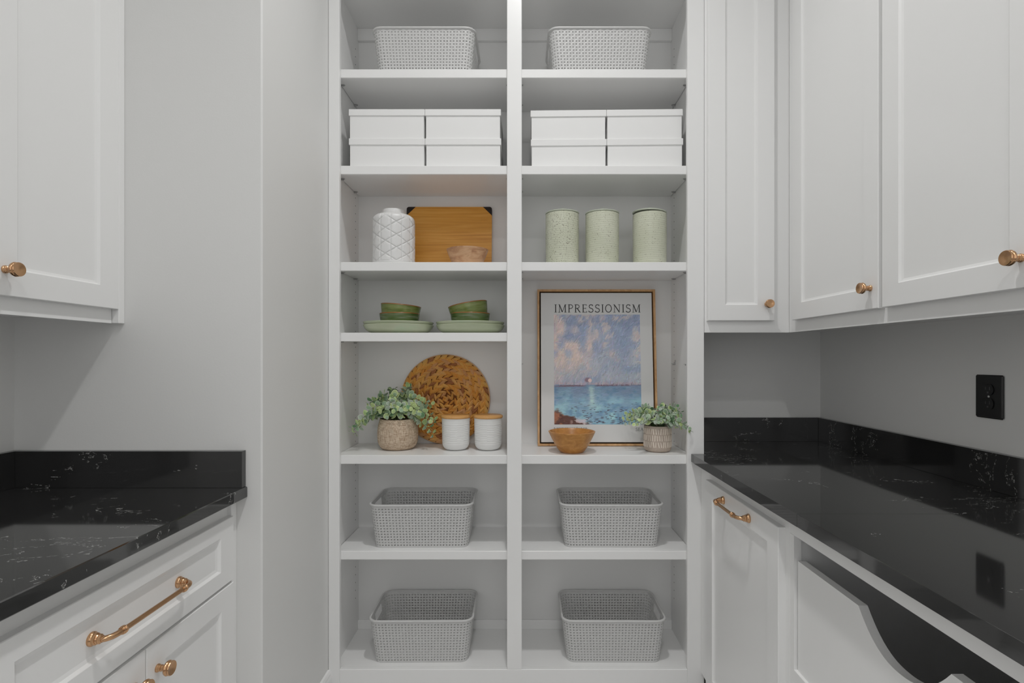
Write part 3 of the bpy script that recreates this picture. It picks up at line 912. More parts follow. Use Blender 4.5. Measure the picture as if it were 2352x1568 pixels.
# ------------------------------------------------------------------ shelf 4: plates and bowls
def plate(label, x, y, z, r, rz):
    o = thing('dinner_plate', label, 'plate', (x, y, z), rz, 'sage green dinner plates')
    k = r / 0.139
    prof = [(0, 0.002), (0.090, 0.002), (0.0925, 0), (0.0955, 0), (0.0975, 0.002), (0.112, 0.0055), (0.1245, 0.0125), (0.1325, 0.0215), (0.1372, 0.031), (0.1390, 0.0345), (0.1384, 0.0358), (0.1366, 0.0352), (0.1345, 0.031), (0.1295, 0.0225), (0.1215, 0.0150), (0.108, 0.0092), (0.09, 0.0072), (0, 0.0070)]
    mb = MB(); mb.lathe([(a * k, b) for a, b in prof], 72)
    mb.build('plate_body', M['sage'], o, smooth=50)
zp = Z[4]
plate('sage green dinner plate at the bottom of the left stack', -0.4964, 2.135, zp, 0.139, 0)
plate('sage green dinner plate on top of the left stack, under two bowls', -0.4968, 2.135, zp + 0.0116, 0.1388, 1.2)
plate('sage green dinner plate at the bottom of the right stack', -0.2088, 2.135, zp, 0.137, 2.0)
plate('sage green dinner plate on top of the right stack, under two bowls', -0.2096, 2.135, zp + 0.0116, 0.1368, 3.1)
def gbowl(label, x, y, z, m, tilt=0.0, rz=0.0):
    o = thing('stoneware_bowl', label, 'bowl', (x, y, z), rz, 'green glazed stoneware bowls')
    o.rotation_euler = (0, tilt, rz)
    h = 0.0615
    prof = [(0, 0.003), (0.058, 0.003), (0.060, 0), (0.064, 0), (0.0675, 0.004), (0.0715, 0.014), (0.0745, 0.030), (0.0770, 0.046), (0.0786, h - 0.002), (0.0788, h), (0.0760, h), (0.0745, 0.046), (0.0715, 0.03), (0.068, 0.016), (0.062, 0.0085), (0.055, 0.0065), (0, 0.006)]
    mb = MB(); mb.lathe(prof, 64); mb.build('bowl_body', m, o, smooth=50)
    mb = MB(); mb.lathe([(0.0790, h - 0.0018), (0.0790, h + 0.0006), (0.0775, h + 0.0018), (0.0755, h + 0.0004), (0.0753, h - 0.001)], 64); mb.build('rim', M['brownrim'], o, smooth=60)
zb = zp + 0.0116 + 0.0075
gbowl('dark green glazed bowl sitting directly on the left plates', -0.491, 2.125, zb, M['olive2'])
gbowl('olive green glazed bowl tipped slightly to the right on the left stack', -0.4905, 2.125, zb + 0.0335, M['olive'], 0.085)
gbowl('dark green and grey glazed bowl sitting directly on the right plates', -0.209, 2.125, zb + 0.001, M['olive2'], 0, 1.0)
gbowl('olive green glazed bowl tipped steeply to the left on the right stack', -0.2080, 2.125, zb + 0.0395, M['olive'], -0.185)

# ------------------------------------------------------------------ shelf 5, left: placemat, jars
RD = 0.190
pm = thing('woven_placemat', 'round braided hyacinth placemat standing against the back behind the plant', 'placemat', (-0.329, 2.262, Z[5]))
pm.rotation_euler = (-0.035, 0, 0)
mb = MB(); mb.lathe([(0, -0.004), (RD - 0.004, -0.004), (RD, 0.0), (RD - 0.004, 0.004), (0, 0.004)], 72, lambda p: (p[0], -p[2], RD + 0.0005 + p[1]))
mb.build('backing', M['hybase'], pm, smooth=60)
def strand_mesh(name, m, L, W_, H_):
    mb = MB()
    n = 6
    prof = [(-0.5, 0.0), (-0.36, 0.62), (-0.12, 1.0), (0.14, 0.95), (0.36, 0.55), (0.5, 0.0)]
    top, lft, rgt = [], [], []
    for a, b in prof:
        top.append(len(mb.v)); mb.v.append((a * L, -H_ * (0.35 + 0.65 * b), 0.0))
        lft.append(len(mb.v)); mb.v.append((a * L, 0.0, b * W_ / 2 + 0.0004))
        rgt.append(len(mb.v)); mb.v.append((a * L, 0.0, -b * W_ / 2 - 0.0004))
    for i in range(n - 1):
        mb.f += [(lft[i], lft[i + 1], top[i + 1], top[i]), (top[i], top[i + 1], rgt[i + 1], rgt[i])]
        mb.mi += [0, 0]
    o = mb.build(name, m, smooth=70)
    me = o.data
    bpy.data.objects.remove(o)
    return me
rng = random.Random(5)
SM = [[strand_mesh('woven_strand', STR[i], 0.046, wd, 0.0100) for i in range(5)] for wd in (0.0160, 0.0140)]
rings = [(0.013, 4), (0.038, 8), (0.064, 14), (0.091, 21), (0.118, 27), (0.145, 34), (0.170, 40)]
cnt = 0
for ri, (rad, n) in enumerate(rings):
    for row in (-1, 1):
        for k in range(n):
            a = 2 * PI * (k + (0.25 if row > 0 else 0)) / n + ri * 0.37
            r = rad + row * 0.0066
            me = SM[ri % 2][rng.choices(range(5), (6, 5, 4, 1.6, 2.4))[0]]
            o = bpy.data.objects.new('woven_strand', me)
            COL.objects.link(o); o.parent = pm
            o.location = (r * math.cos(a), -0.0040 - rng.uniform(0, 0.0012), RD + r * math.sin(a))
            ang = a + PI / 2 + row * rng.uniform(0.34, 0.50)
            o.rotation_euler = (Matrix.Rotation(-ang, 3, 'Y') @ Matrix.Rotation(0.07, 3, 'Z')).to_euler()
            sc_ = (0.62 if ri == 0 else 0.75 if ri == 1 else 0.92 + 0.05 * (ri > 4)) * rng.uniform(0.9, 1.1)
            o.scale = (sc_, 1.0 + rng.uniform(-0.2, 0.2), sc_ * rng.uniform(0.9, 1.12))
            cnt += 1
mb = MB(); mb.tube([(RD * 0.985 * math.cos(2 * PI * k / 72), 0.0, RD + RD * 0.985 * math.sin(2 * PI * k / 72)) for k in range(73)], 0.0038, 8, caps=False)
mb.build('bound_edge', STR[4], pm, smooth=60)

def wjar(label, x, rz):
    t = thing('lidded_jar', label, 'jar', (x, 2.126, Z[5]), rz, 'white jars with bamboo lids')
    prof = [(0, 0), (0.028, 0)]
    for k in range(1, 11):
        a = k / 10 * PI / 2
        prof.append((0.028 + 0.0262 * math.sin(a), 0.030 * (1 - math.cos(a))))
    for k in range(1, 9): prof.append((0.0542 + 0.0018 * k / 8, 0.030 + 0.094 * k / 8))
    prof += [(0.0565, 0.1255), (0.0550, 0.1265), (0.0525, 0.1255), (0.052, 0.03), (0.03, 0.006), (0, 0.006)]
    mb = MB(); mb.lathe(prof, 72); mb.build('jar_body', M['emboss'], t, smooth=50)
    mb = MB(); mb.lathe([(0, 0.1268), (0.0565, 0.1268), (0.0585, 0.129), (0.0590, 0.1325), (0.0575, 0.1365), (0.053, 0.1385), (0, 0.139)], 64); mb.build('lid', M['bamboo_lid'], t, smooth=45)
wjar('white embossed jar with bamboo lid, the one in front of the woven placemat', -0.2664, 0.2)
wjar('white embossed jar with bamboo lid, the one beside the middle divider', -0.1371, 0.5)

# ------------------------------------------------------------------ potted eucalyptus
def leaf_mesh(i):
    mb = MB()
    n = 12
    mb.v.append((0, 0.5, 0.06))
    for rr, lift in ((0.42, 0.03), (0.5, 0.0)):
        for k in range(n):
            a = -PI / 2 + 2 * PI * k / n
            x, y = rr * math.cos(a), 0.5 + rr * math.sin(a)
            x *= 0.92 - 0.18 * max(0, (y - 0.5))
            mb.v.append((x, y, 0.10 * abs(x) ** 1.5 * 2 - lift * 0 + (0.06 if rr < 0.45 else 0.03) * (1 - abs(2 * y - 1)) - 0.1 * (y - 0.3) ** 2))
    for k in range(n):
        k2 = (k + 1) % n
        mb.f.append((0, 1 + k, 1 + k2)); mb.mi.append(0)
        mb.f.append((1 + k, 1 + n + k, 1 + n + k2, 1 + k2)); mb.mi.append(1)
    o = mb.build('leaf', [LEAFM[i], RIMM[i]], smooth=80, recalc=False)
    me = o.data
    bpy.data.objects.remove(o)
    return me
LM = [leaf_mesh(i) for i in range(5)]
def eucalyptus(root, base, stems, seed, lmax, weights, limits):
    """stems: (azimuth, reach, rise, droop, pairs)"""
    rg = random.Random(seed)
    leaves = []
    for az, reach, rise, droop, pairs in stems:
        d = Vector((math.cos(az), math.sin(az), 0))
        for _ in range(30):                        # stay inside the bay, clear of its neighbours
            e = root.location + Vector(base) + d * (0.026 + reach)
            if e.y < limits[4] + 0.02 or e.y > limits[2] - 0.012 or ((e.x < limits[0] + 0.012 or e.x > limits[1] - 0.012) and e.y > 1.955): reach *= 0.94
            else: break
        p0 = Vector(base) + d * 0.018
        p1 = p0 + d * reach * 0.35 + Vector((0, 0, rise))
        p2 = p0 + d * reach + Vector((0, 0, rise - droop))
        pt = lambda u: p0 * (1 - u) ** 2 + p1 * 2 * u * (1 - u) + p2 * u * u
        mb = MB(); mb.tube([pt(0.95 * k / 8) for k in range(9)], [0.0014 * (1 - 0.6 * k / 8) for k in range(9)], 5)
        mb.build('stem', M['stem'], root, smooth=60)
        for k in range(pairs):
            u = 0.16 + 0.80 * (k + 1.0) / pairs
            p = pt(min(u, 1.0))
            tg = (pt(u + 0.02) - pt(u - 0.02)).normalized()
            size = lmax * (1.0 - 0.52 * u ** 1.5) * rg.uniform(0.82, 1.15)
            side0 = tg.cross(Vector((rg.uniform(-1, 1), rg.uniform(-1, 1), rg.uniform(-0.6, 1)))).normalized()
            for s in (1, -1):
                out = (side0 * s + tg * rg.uniform(0.35, 0.9)).normalized()
                q = p + out * size * 0.08
                tip = q + out * size
                wp = root.location + tip
                if wp.x < limits[0] or (wp.x > limits[1] and wp.y > 1.965) or wp.x > 0.672 or wp.y > limits[2] or wp.z < limits[3] or wp.y < limits[4] - 0.04: continue
                nrm = (tg + Vector((rg.uniform(-0.5, 0.5), rg.uniform(-0.9, 0.2), rg.uniform(-0.1, 0.9)))).normalized()
                xax = out.cross(nrm).normalized()
                nrm = xax.cross(out).normalized()
                mt = Matrix(((xax.x, out.x, nrm.x, 0), (xax.y, out.y, nrm.y, 0), (xax.z, out.z, nrm.z, 0), (0, 0, 0, 1)))
                mt = Matrix.Translation(q) @ mt @ Matrix.Diagonal((size, size, size, 1))
                leaves.append((tip.y - 2.0 * size, rg.choices(range(5), weights)[0], mt))
    leaves.sort(key=lambda l: l[0])                # the foremost, largest leaves become parts of their own
    for _, ki, mt in leaves[:298]:
        o = bpy.data.objects.new('leaf', LM[ki])
        COL.objects.link(o); o.parent = root
        o.matrix_local = mt
    rest = leaves[298:]
    if rest:
        mb = MB()
        for _, ki, mt in rest:
            me = LM[ki]
            k0 = len(mb.v)
            mb.v += [tuple(mt @ v.co) for v in me.vertices]
            for p in me.polygons:
                mb.f.append(tuple(i + k0 for i in p.vertices)); mb.mi.append(ki * 2 + p.material_index)
        o = mb.build('back_leaves', [m for ab in zip(LEAFM, RIMM) for m in ab], root, smooth=80, recalc=False)
        o['kind'] = 'stuff'
    return len(leaves)

pl = thing('potted_eucalyptus', 'large faux eucalyptus in a tan woven-textured pot on the left bay shelf', 'plant', (-0.503, 2.146, Z[5]))
prof = [(0, 0), (0.050, 0)]
for k in range(1, 9):
    a = k / 8 * PI / 2
    prof.append((0.050 + 0.030 * math.sin(a), 0.042 * (1 - math.cos(a))))
prof += [(0.081, 0.058), (0.0805, 0.075), (0.078, 0.095), (0.0735, 0.112), (0.071, 0.120), (0.0695, 0.122), (0.067, 0.121), (0.067, 0.100), (0, 0.100)]
mb = MB(); mb.lathe(prof, 64); mb.build('pot', M['woven_pot'], pl, smooth=60)
mb = MB(); mb.lathe([(0, 0.112), (0.0675, 0.108)], 32); mb.build('soil', M['soil'], pl)
rg = random.Random(11)
def stem_set(n_out, n_mid, n_top, wide, k_, dk=1.0):
    """drooping outer stems (short and level towards the front), a middle ring, upright tips"""
    out = []
    for k in range(n_out):
        a = 2 * PI * k / n_out + rg.uniform(-0.12, 0.12)
        side = abs(math.cos(a))
        reach = (wide if side > 0.55 else wide * 0.5) * rg.uniform(0.85, 1.08)
        front = side < 0.55
        out.append((a, reach, k_ * rg.uniform(0.075, 0.11), k_ * (rg.uniform(0.03, 0.06) if front else dk * rg.uniform(0.07, 0.14)), 8))
    for k in range(n_mid):
        a = 2 * PI * k / n_mid + 0.3 + rg.uniform(-0.2, 0.2)
        out.append((a, wide * (0.75 if abs(math.cos(a)) > 0.5 else 0.42) * rg.uniform(0.8, 1.1), k_ * rg.uniform(0.10, 0.14), k_ * rg.uniform(0.03, 0.08), 7))
    for k in range(n_top):
        out.append((2 * PI * k / n_top + 0.9, wide * rg.uniform(0.28, 0.42), k_ * rg.uniform(0.125, 0.155), k_ * rg.uniform(0.02, 0.05), 7))
    for k in range(9):                             # short sprigs hiding the pot's mouth
        a = -PI / 2 + (k - 4) * 0.42 + rg.uniform(-0.1, 0.1)
        out.append((a, wide * rg.uniform(0.26, 0.40), k_ * rg.uniform(0.045, 0.065), k_ * dk * rg.uniform(0.015, 0.05), 5))
    return out
st = stem_set(12, 10, 5, 0.16, 1.0)
st += [(-0.25, 0.155, 0.07, 0.135, 9), (0.1, 0.15, 0.07, 0.12, 9), (PI + 0.45, 0.165, 0.08, 0.12, 9), (PI + 0.25, 0.15, 0.09, 0.14, 9), (PI - 0.2, 0.165, 0.08, 0.11, 9)]
nl = eucalyptus(pl, (0, -0.005, 0.112), st, 3, 0.0335, (5, 4, 3, 2.2, 2.2), (-0.690, -0.326, 2.240, Z[5] + 0.03, 1.94))

pr = thing('potted_eucalyptus', 'small faux eucalyptus in a beige pot with white dashes in front of the picture', 'plant', (0.532, 2.092, Z[5]))
prof = [(0, 0), (0.0375, 0)]
for k in range(1, 8):
    a = k / 7 * PI / 2
    prof.append((0.0375 + 0.0152 * math.sin(a), 0.014 * (1 - math.cos(a))))
prof += [(0.0535, 0.03), (0.0540, 0.06), (0.0530, 0.090), (0.0522, 0.0995), (0.0510, 0.101), (0.0490, 0.0998), (0.0485, 0.085), (0, 0.085)]
mb = MB(); mb.lathe(prof, 56); mb.build('pot', M['stone_pot'], pr, smooth=60)
mb = MB(); mb.lathe([(0, 0.094), (0.049, 0.091)], 28); mb.build('soil', M['soil'], pr)
mb = MB()
rg = random.Random(8)
for row, zc_ in enumerate((0.030, 0.0555, 0.081)):
    n = 36
    for k in range(n):
        a = 2 * PI * (k + 0.5 * (row % 2) + rg.uniform(-0.12, 0.12)) / n
        hh, ww, sl = rg.uniform(0.0095, 0.0115), rg.uniform(0.0012, 0.0018), rg.uniform(-0.0022, 0.0022)
        rr = 0.0541
        vs = []
        for dz, wd in ((-hh, ww), (hh, ww * 0.8)):
            for sgn in (-1, 1):
                b = a + (sgn * wd + sl * dz / hh) / rr
                for rad in (rr - 0.002, rr + (0.0004 if dz < 0 or row < 2 else 0.0)):
                    vs.append((rad * math.cos(b), rad * math.sin(b), zc_ + dz))
        mb.add(vs, [(1, 3, 7, 5), (0, 1, 5, 4), (2, 6, 7, 3), (0, 2, 3, 1), (4, 5, 7, 6)])
o = mb.build('glaze_dashes', M['dash'], pr); o['kind'] = 'stuff'
rg = random.Random(21)
st = stem_set(11, 10, 5, 0.135, 0.76, 0.35)
st += [(-0.92, 0.150, 0.05, 0.055, 8), (-1.02, 0.14, 0.06, 0.045, 7), (-0.45, 0.15, 0.05, 0.045, 7), (PI - 0.1, 0.15, 0.06, 0.03, 7), (PI + 0.2, 0.13, 0.055, 0.035, 7), (0.1, 0.12, 0.06, 0.06, 6)]
nl2 = eucalyptus(pr, (0, -0.004, 0.092), st, 17, 0.0245, (4, 2.0, 6, 1.2, 2.4), (0.372, 0.632, 2.180, Z[5] + 0.025, 1.915))
assert cnt <= 300

# ------------------------------------------------------------------ shelf 5, right: wooden bowl, framed poster
o = thing('wooden_bowl', 'honey coloured wooden bowl on the shelf in front of the framed picture', 'bowl', (0.192, 2.067, Z[5]))
mb = MB(); mb.lathe(bowl_prof(0.0455, 0.0913, 0.0805, 0.0075, 0.80), 64); mb.build('bowl_body', M['honey'], o, smooth=50)

PX, PW, PH, PY = 0.3125, 0.4985, 0.656, 2.196
pt_ = math.asin((2.276 - 0.026 - PY) / PH)
ps = thing('framed_picture', 'framed seascape print with a title, leaning at the back of the right bay', 'picture', (PX, PY, Z[5] + 0.0021))
ps.rotation_euler = (-pt_, 0, 0)
fw, fd = 0.0085, 0.026
def miter(pa, pb, qa, qb, mbx):
    # bar with mitred ends: outer edge pa-pb, inner edge qa-qb, depth fd
    vs = [(p[0], y, p[1]) for y in (0, fd) for p in (pa, pb, qb, qa)]
    mbx.add(vs, [(0, 1, 2, 3), (7, 6, 5, 4), (0, 4, 5, 1), (1, 5, 6, 2), (2, 6, 7, 3), (3, 7, 4, 0)])
O = [(-PW / 2, 0), (PW / 2, 0), (PW / 2, PH), (-PW / 2, PH)]
I = [(-PW / 2 + fw, fw), (PW / 2 - fw, fw), (PW / 2 - fw, PH - fw), (-PW / 2 + fw, PH - fw)]
for i in range(4):
    j = (i + 1) % 4
    mb = MB(); miter(O[i], O[j], I[i], I[j], mb); mb.build('frame_bar', M['oakframe'], ps)
mb = MB(); mb.box(-PW / 2 + fw, PW / 2 - fw, 0.021, 0.024, fw, PH - fw); mb.build('backing_board', M['gap'], ps)
g = 0.0058
mb = MB(); mb.box(-PW / 2 + fw + g, PW / 2 - fw - g, 0.004, 0.021, fw + g, PH - fw - g, b=0.001); cv = mb.build('canvas', M['paper'], ps)
def on_poster(u, v):
    """pixel -> (s, t) on the print's own plane (x across, z up)"""
    a, b = (u - CU) / F, -(v - CV) / F
    n = Vector((0, math.cos(pt_), -math.sin(pt_)))     # plane normal
    p0 = Vector((PX, PY, Z[5] + 0.0021)) + n * 0.004
    dr = Vector((a, 1, b))
    k = (p0 - Vector((0, 0, CZ))).dot(n) / dr.dot(n)
    p = Vector((0, 0, CZ)) + dr * k - Vector((PX, PY, Z[5] + 0.0021))
    up = Vector((0, math.sin(pt_), math.cos(pt_)))
    return p.x, p.dot(up)
s0, t1 = on_poster(1272, 722.3)
s1, t0 = on_poster(1474, 974.5)
# the printed painting: loose brush strokes laid over colour fields, stored as print colour per point
NX, NY = 250, 312
rs = np.random.RandomState(4)
def smooth_noise(cx, cy):
    g_ = rs.rand(cy + 2, cx + 2)
    yy = np.linspace(0, cy, NY); xx = np.linspace(0, cx, NX)
    yi, xi = yy.astype(int), xx.astype(int)
    fy, fx = (yy - yi)[:, None], (xx - xi)[None, :]
    fy, fx = fy * fy * (3 - 2 * fy), fx * fx * (3 - 2 * fx)
    A = g_[np.ix_(yi, xi)]; B = g_[np.ix_(yi, xi + 1)]; C_ = g_[np.ix_(yi + 1, xi)]; D_ = g_[np.ix_(yi + 1, xi + 1)]
    return (A * (1 - fx) + B * fx) * (1 - fy) + (C_ * (1 - fx) + D_ * fx) * fy
V, U = np.meshgrid(np.linspace(0, 1, NY), np.linspace(0, 1, NX), indexing='ij')
def mixc(a, b, m): return a * (1 - m[..., None]) + b * m[..., None]
c = lambda r, g_, b: np.array([r, g_, b], float)[None, None, :] / 255
n1, n2, n3 = smooth_noise(5, 6), smooth_noise(12, 14), smooth_noise(26, 34)
sky = mixc(np.ones((NY, NX, 1)) * c(134, 150, 186), c(176, 180, 192), np.clip(V * 2.6 + n1 - 0.75, 0, 1))
sky = mixc(sky, c(140, 160, 192), np.clip((n2 - 0.5) * 3, 0, 1) * 0.8)
sky = mixc(sky, c(222, 190, 178), np.clip(1.25 - U * 2.2 - np.abs(V - 0.36) * 3.2 + (n2 - 0.5) * 2.2, 0, 1) * 0.85)
sky = mixc(sky, c(212, 188, 180), np.clip((n1 + n3 - 1.15) * 3, 0, 1) * 0.7)
sky = mixc(sky, c(122, 146, 184), np.clip((V - 0.42) * 4 * (0.4 + n2), 0, 1) * 0.55)
hz = 0.643
sea = mixc(np.ones((NY, NX, 1)) * c(116, 142, 178), c(118, 172, 196), np.clip((V - hz) * 3.4 + (n2 - 0.5) * 0.8, 0, 1))
sea = mixc(sea, c(84, 132, 176), np.clip((n3 - 0.55) * 3, 0, 1) * 0.7)
sea = mixc(sea, c(152, 202, 208), np.clip((n2 - 0.55) * 4, 0, 1) * np.clip((V - 0.74) * 5, 0, 1) * 0.8)
path = np.exp(-((U - 0.425 - (V - hz) * 0.06) / (0.03 + np.clip(V - 0.78, 0, 1) * 0.6)) ** 2) * np.clip((V - hz) * 40, 0, 1) * np.clip((0.9 - V) * 10, 0, 1)
sea = mixc(sea, c(166, 204, 200), path * 0.85)
img = np.where((V < hz)[..., None], sky, sea)
img = mixc(img, c(196, 160, 168), np.exp(-((V - hz + 0.012) / 0.010) ** 2) * 0.6)
img = mixc(img, c(124, 76, 92), np.exp(-((V - hz - 0.006 + 0.012 * (U - 0.5)) / 0.007) ** 2) * np.clip((np.abs(U - 0.42) - 0.04) * 20, 0, 1) * (0.35 + 0.55 * (n2 > 0.42)))
rock = np.clip((V - (0.855 + 0.34 * U + 0.05 * (n3 - 0.5))) * 40, 0, 1) * np.clip((0.45 - U) * 12, 0, 1)
img = mixc(img, c(98, 56, 46), rock)
img = mixc(img, c(164, 92, 60), rock * np.clip((n3 - 0.5) * 5, 0, 1))
surf = np.clip((V - 0.93) * 30, 0, 1) * np.clip((U - 0.16) * 12, 0, 1) * np.clip((0.46 - U) * 12, 0, 1) * (n3 > 0.45)
img = mixc(img, c(208, 190, 196), surf * 0.8)
# strokes
out = img.copy()
for k in range(5200):
    y, x = rs.randint(0, NY), rs.randint(0, NX)
    v = y / NY
    if v < hz: ang, L, W_ = rs.choice([0.95, 1.15, 1.0, 0.2, 1.5]) + rs.randn() * 0.22, rs.randint(3, 10), rs.randint(1, 3)
    else: ang, L, W_ = rs.randn() * 0.12, rs.randint(3, 10), rs.randint(1, 2) if v < 0.9 else 1
    colr = np.clip(img[y, x] + rs.randn(3) * 0.018 + rs.randn() * 0.034, 0, 1)
    ca, sa = math.cos(ang), -math.sin(ang)
    for q in range(-L, L + 1):
        yy, xx = int(y + q * sa), int(x + q * ca)
        if 0 <= yy < NY - W_ and 0 <= xx < NX - W_ and ((yy / NY < hz) == (v < hz)):
            out[yy:yy + W_, xx:xx + W_] = out[yy:yy + W_, xx:xx + W_] * 0.25 + colr * 0.75
for k in range(120):                               # dark ripples near the shore
    v = 0.80 + 0.19 * rs.rand() ** 0.7; u = 0.2 + 0.8 * rs.rand()
    if u < (v - 0.80) * 2.4: continue
    y, x, L = int(v * NY), int(u * NX), int(2 + 26 * (v - 0.77) * rs.rand())
    for q in range(-L, L + 1):
        hgt = 1 if abs(q) > L * 0.6 or v < 0.86 else 2
        if 0 <= x + q < NX: out[y:min(NY, y + hgt), x + q] = np.array([78, 72, 94]) / 255
sunx, suny = 0.412, 0.603
rr = np.hypot((U - sunx) * NX, (V - suny) * NY)
halo = np.hypot((U - sunx + 0.022) * NX / 1.5, (V - suny + 0.004) * NY)
out = mixc(out, c(132, 88, 104), np.clip((8.0 - halo) / 3, 0, 1) * 0.75)
out = mixc(out, c(236, 190, 186), np.clip((6.0 - rr) / 1.2, 0, 1))
out = np.clip((out * 0.72 + out.mean(2, keepdims=True) * 0.28) * 1.17, 0, 1)
lin = np.where(out <= 0.04, out / 12.92, ((out + 0.055) / 1.055) ** 2.4)
xs = s0 + (s1 - s0) * np.linspace(0, 1, NX)
zs = t1 + (t0 - t1) * np.linspace(0, 1, NY)
vv = np.zeros((NY * NX, 3)); XX, ZZ = np.meshgrid(xs, zs)
vv[:, 0] = XX.ravel(); vv[:, 1] = 0.0036; vv[:, 2] = ZZ.ravel()
ii = np.arange(NY * NX).reshape(NY, NX)
ff = np.stack([ii[1:, :-1].ravel(), ii[1:, 1:].ravel(), ii[:-1, 1:].ravel(), ii[:-1, :-1].ravel()], 1)
me = bpy.data.meshes.new('printed_painting')
me.vertices.add(len(vv)); me.vertices.foreach_set('co', vv.ravel())
me.loops.add(ff.size); me.loops.foreach_set('vertex_index', ff.ravel().astype(np.int32))
me.polygons.add(len(ff)); me.polygons.foreach_set('loop_start', np.arange(0, ff.size, 4, dtype=np.int32))
me.update(calc_edges=True)
at = me.color_attributes.new('print', 'FLOAT_COLOR', 'POINT')
at.data.foreach_set('color', np.concatenate([lin.reshape(-1, 3), np.ones((NY * NX, 1))], 1).ravel().astype(np.float32))
pmat = mat('printed_colours', (0.4, 0.4, 0.5), 0.5)
an = pmat.node_tree.nodes.new('ShaderNodeAttribute'); an.attribute_name = 'print'
pmat.node_tree.links.new(an.outputs['Color'], pmat.node_tree.nodes['Principled BSDF'].inputs['Base Color'])
me.materials.append(pmat)
o = bpy.data.objects.new('printed_painting', me); COL.objects.link(o); o.parent = cv

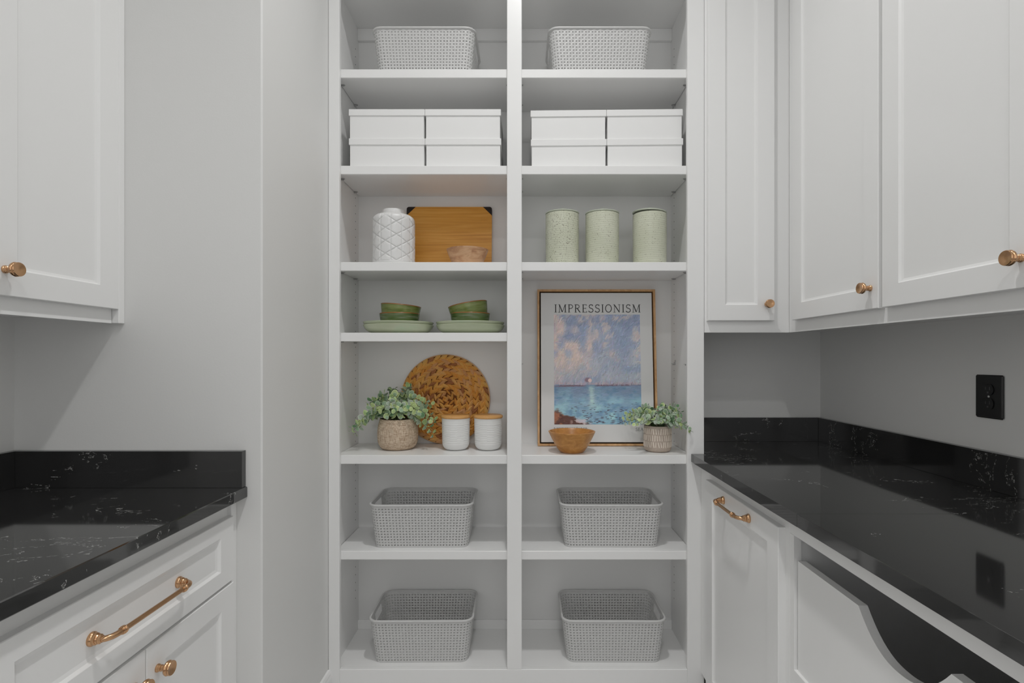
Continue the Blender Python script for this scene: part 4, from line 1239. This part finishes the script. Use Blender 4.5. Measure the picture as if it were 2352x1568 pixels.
# serif lettering built from strokes
def arc(cx, cy, rx, ry, a0, a1, n=12):
    return [(cx + rx * math.cos(math.radians(a0 + (a1 - a0) * k / n)), cy + ry * math.sin(math.radians(a0 + (a1 - a0) * k / n))) for k in range(n + 1)]
K, N_ = 0.105, 0.055                               # thick and thin strokes
def serif(x, y, wd=0.13): return ([(x - wd, y), (x + wd, y)], 0.045)
S_curve = arc(0.30, 0.745, 0.205, 0.225, 25, 250, 12)[:-1] + arc(0.28, 0.265, 0.235, 0.245, 75, -155, 14)
G = {
 'I': (0.30, [([(0.15, 0), (0.15, 1)], K), serif(0.15, 0.02), serif(0.15, 0.98)]),
 'M': (0.92, [([(0.13, 0), (0.15, 1)], N_), ([(0.15, 0.97), (0.45, 0.04)], K), ([(0.45, 0.04), (0.76, 0.97)], N_), ([(0.77, 1), (0.79, 0)], K), serif(0.13, 0.02), serif(0.79, 0.02), serif(0.10, 0.98, 0.09), serif(0.82, 0.98, 0.09)]),
 'P': (0.60, [([(0.15, 0), (0.15, 1)], K), ([(0.15, 0.97)] + arc(0.30, 0.73, 0.24, 0.24, 90, -90) + [(0.15, 0.49)], 0.075), serif(0.15, 0.02), serif(0.08, 0.98, 0.07)]),
 'R': (0.70, [([(0.15, 0), (0.15, 1)], K), ([(0.15, 0.97)] + arc(0.30, 0.74, 0.23, 0.23, 90, -90) + [(0.15, 0.51)], 0.075), ([(0.32, 0.50), (0.60, 0.03)], K), serif(0.15, 0.02), serif(0.63, 0.02, 0.07), serif(0.08, 0.98, 0.07)]),
 'E': (0.58, [([(0.15, 0), (0.15, 1)], K), ([(0.05, 0.975), (0.50, 0.975)], N_), ([(0.15, 0.51), (0.42, 0.51)], N_), ([(0.05, 0.025), (0.53, 0.025)], N_), ([(0.50, 1), (0.50, 0.84)], N_), ([(0.53, 0), (0.53, 0.18)], N_), ([(0.42, 0.60), (0.42, 0.42)], 0.045)]),
 'S': (0.58, [(S_curve, 0.085), ([(0.475, 0.78), (0.475, 0.98)], 0.045), ([(0.055, 0.03), (0.055, 0.24)], 0.045)]),
 'O': (0.76, [(arc(0.38, 0.5, 0.315, 0.475, 0, 360, 28), 0.085)]),
 'N': (0.82, [([(0.15, 0), (0.15, 1)], N_), ([(0.13, 0.98), (0.67, 0.03)], K), ([(0.67, 0), (0.67, 1)], N_), serif(0.15, 0.02), serif(0.09, 0.98, 0.08), serif(0.67, 0.98)]),
 'D': (0.72, [([(0.15, 0), (0.15, 1)], K), ([(0.15, 0.97)] + arc(0.27, 0.5, 0.36, 0.47, 90, -90, 16) + [(0.15, 0.03)], 0.08), serif(0.08, 0.02, 0.07), serif(0.08, 0.98, 0.07)]),
 'Z': (0.62, [([(0.06, 0.975), (0.55, 0.975)], N_), ([(0.53, 0.96), (0.07, 0.04)], K), ([(0.06, 0.025), (0.56, 0.025)], N_), ([(0.07, 1), (0.07, 0.84)], N_), ([(0.55, 0), (0.55, 0.17)], N_)]),
 'C': (0.70, [(arc(0.40, 0.5, 0.33, 0.475, 48, 312, 22), 0.085), ([(0.61, 0.74), (0.61, 0.99)], 0.045)]),
 'L': (0.56, [([(0.15, 0), (0.15, 1)], K), ([(0.05, 0.025), (0.51, 0.025)], N_), ([(0.51, 0), (0.51, 0.19)], N_), serif(0.15, 0.98)]),
 'A': (0.76, [([(0.08, 0), (0.37, 1)], N_), ([(0.37, 1), (0.67, 0)], K), ([(0.18, 0.35), (0.57, 0.35)], N_), serif(0.08, 0.02, 0.10), serif(0.67, 0.02, 0.11)]),
 ' ': (0.42, []),
}
G['Ö'] = (G['O'][0], G['O'][1] + [([(0.24, 1.10), (0.24, 1.20)], 0.09), ([(0.52, 1.10), (0.52, 1.20)], 0.09)])
def word(name, txt, s_a, s_b, z_a, h, stroke_k=1.0):
    gap = 0.115
    total = sum(G[ch][0] for ch in txt) + gap * (len(txt) - 1)
    kx = (s_b - s_a) / total
    mb = MB()
    x = 0.0
    lvl = 0
    for ch in txt:
        for pts, wd in G[ch][1]:
            P = [Vector(((x + a) * kx, b * h)) for a, b in pts]
            hw_ = wd * h * 0.5 * stroke_k
            n = len(P)
            vs = []
            for i in range(n):
                tg_ = (P[min(i + 1, n - 1)] - P[max(i - 1, 0)]).normalized()
                nm = Vector((-tg_.y, tg_.x)) * hw_
                for q in (P[i] + nm, P[i] - nm):
                    vs.append((s_a + q.x, 0.0036 - 0.00001 * (lvl % 7), z_a + q.y))
            lvl += 1
            mb.add(vs, [(2 * i, 2 * i + 1, 2 * i + 3, 2 * i + 2) for i in range(n - 1)])
        x += G[ch][0] + gap
    return mb.build(name, M['ink'], cv)
a0, zt0 = on_poster(1273, 717.3); a1, zt1 = on_poster(1471, 699)
word('title_lettering', 'IMPRESSIONISM', a0, a1, zt0, zt1 - zt0, 1.08)
a0, zt0 = on_poster(1272, 991.5); a1, zt1 = on_poster(1349.5, 982)
word('artist_lettering', 'DEZIDER CZÖLDER', a0, a1, zt0, zt1 - zt0, 0.9)
a0, zt0 = on_poster(1460, 989.3); a1, zt1 = on_poster(1477.5, 981.8)
word('subject_lettering', 'SEA', a0, a1, zt0, zt1 - zt0, 0.95)
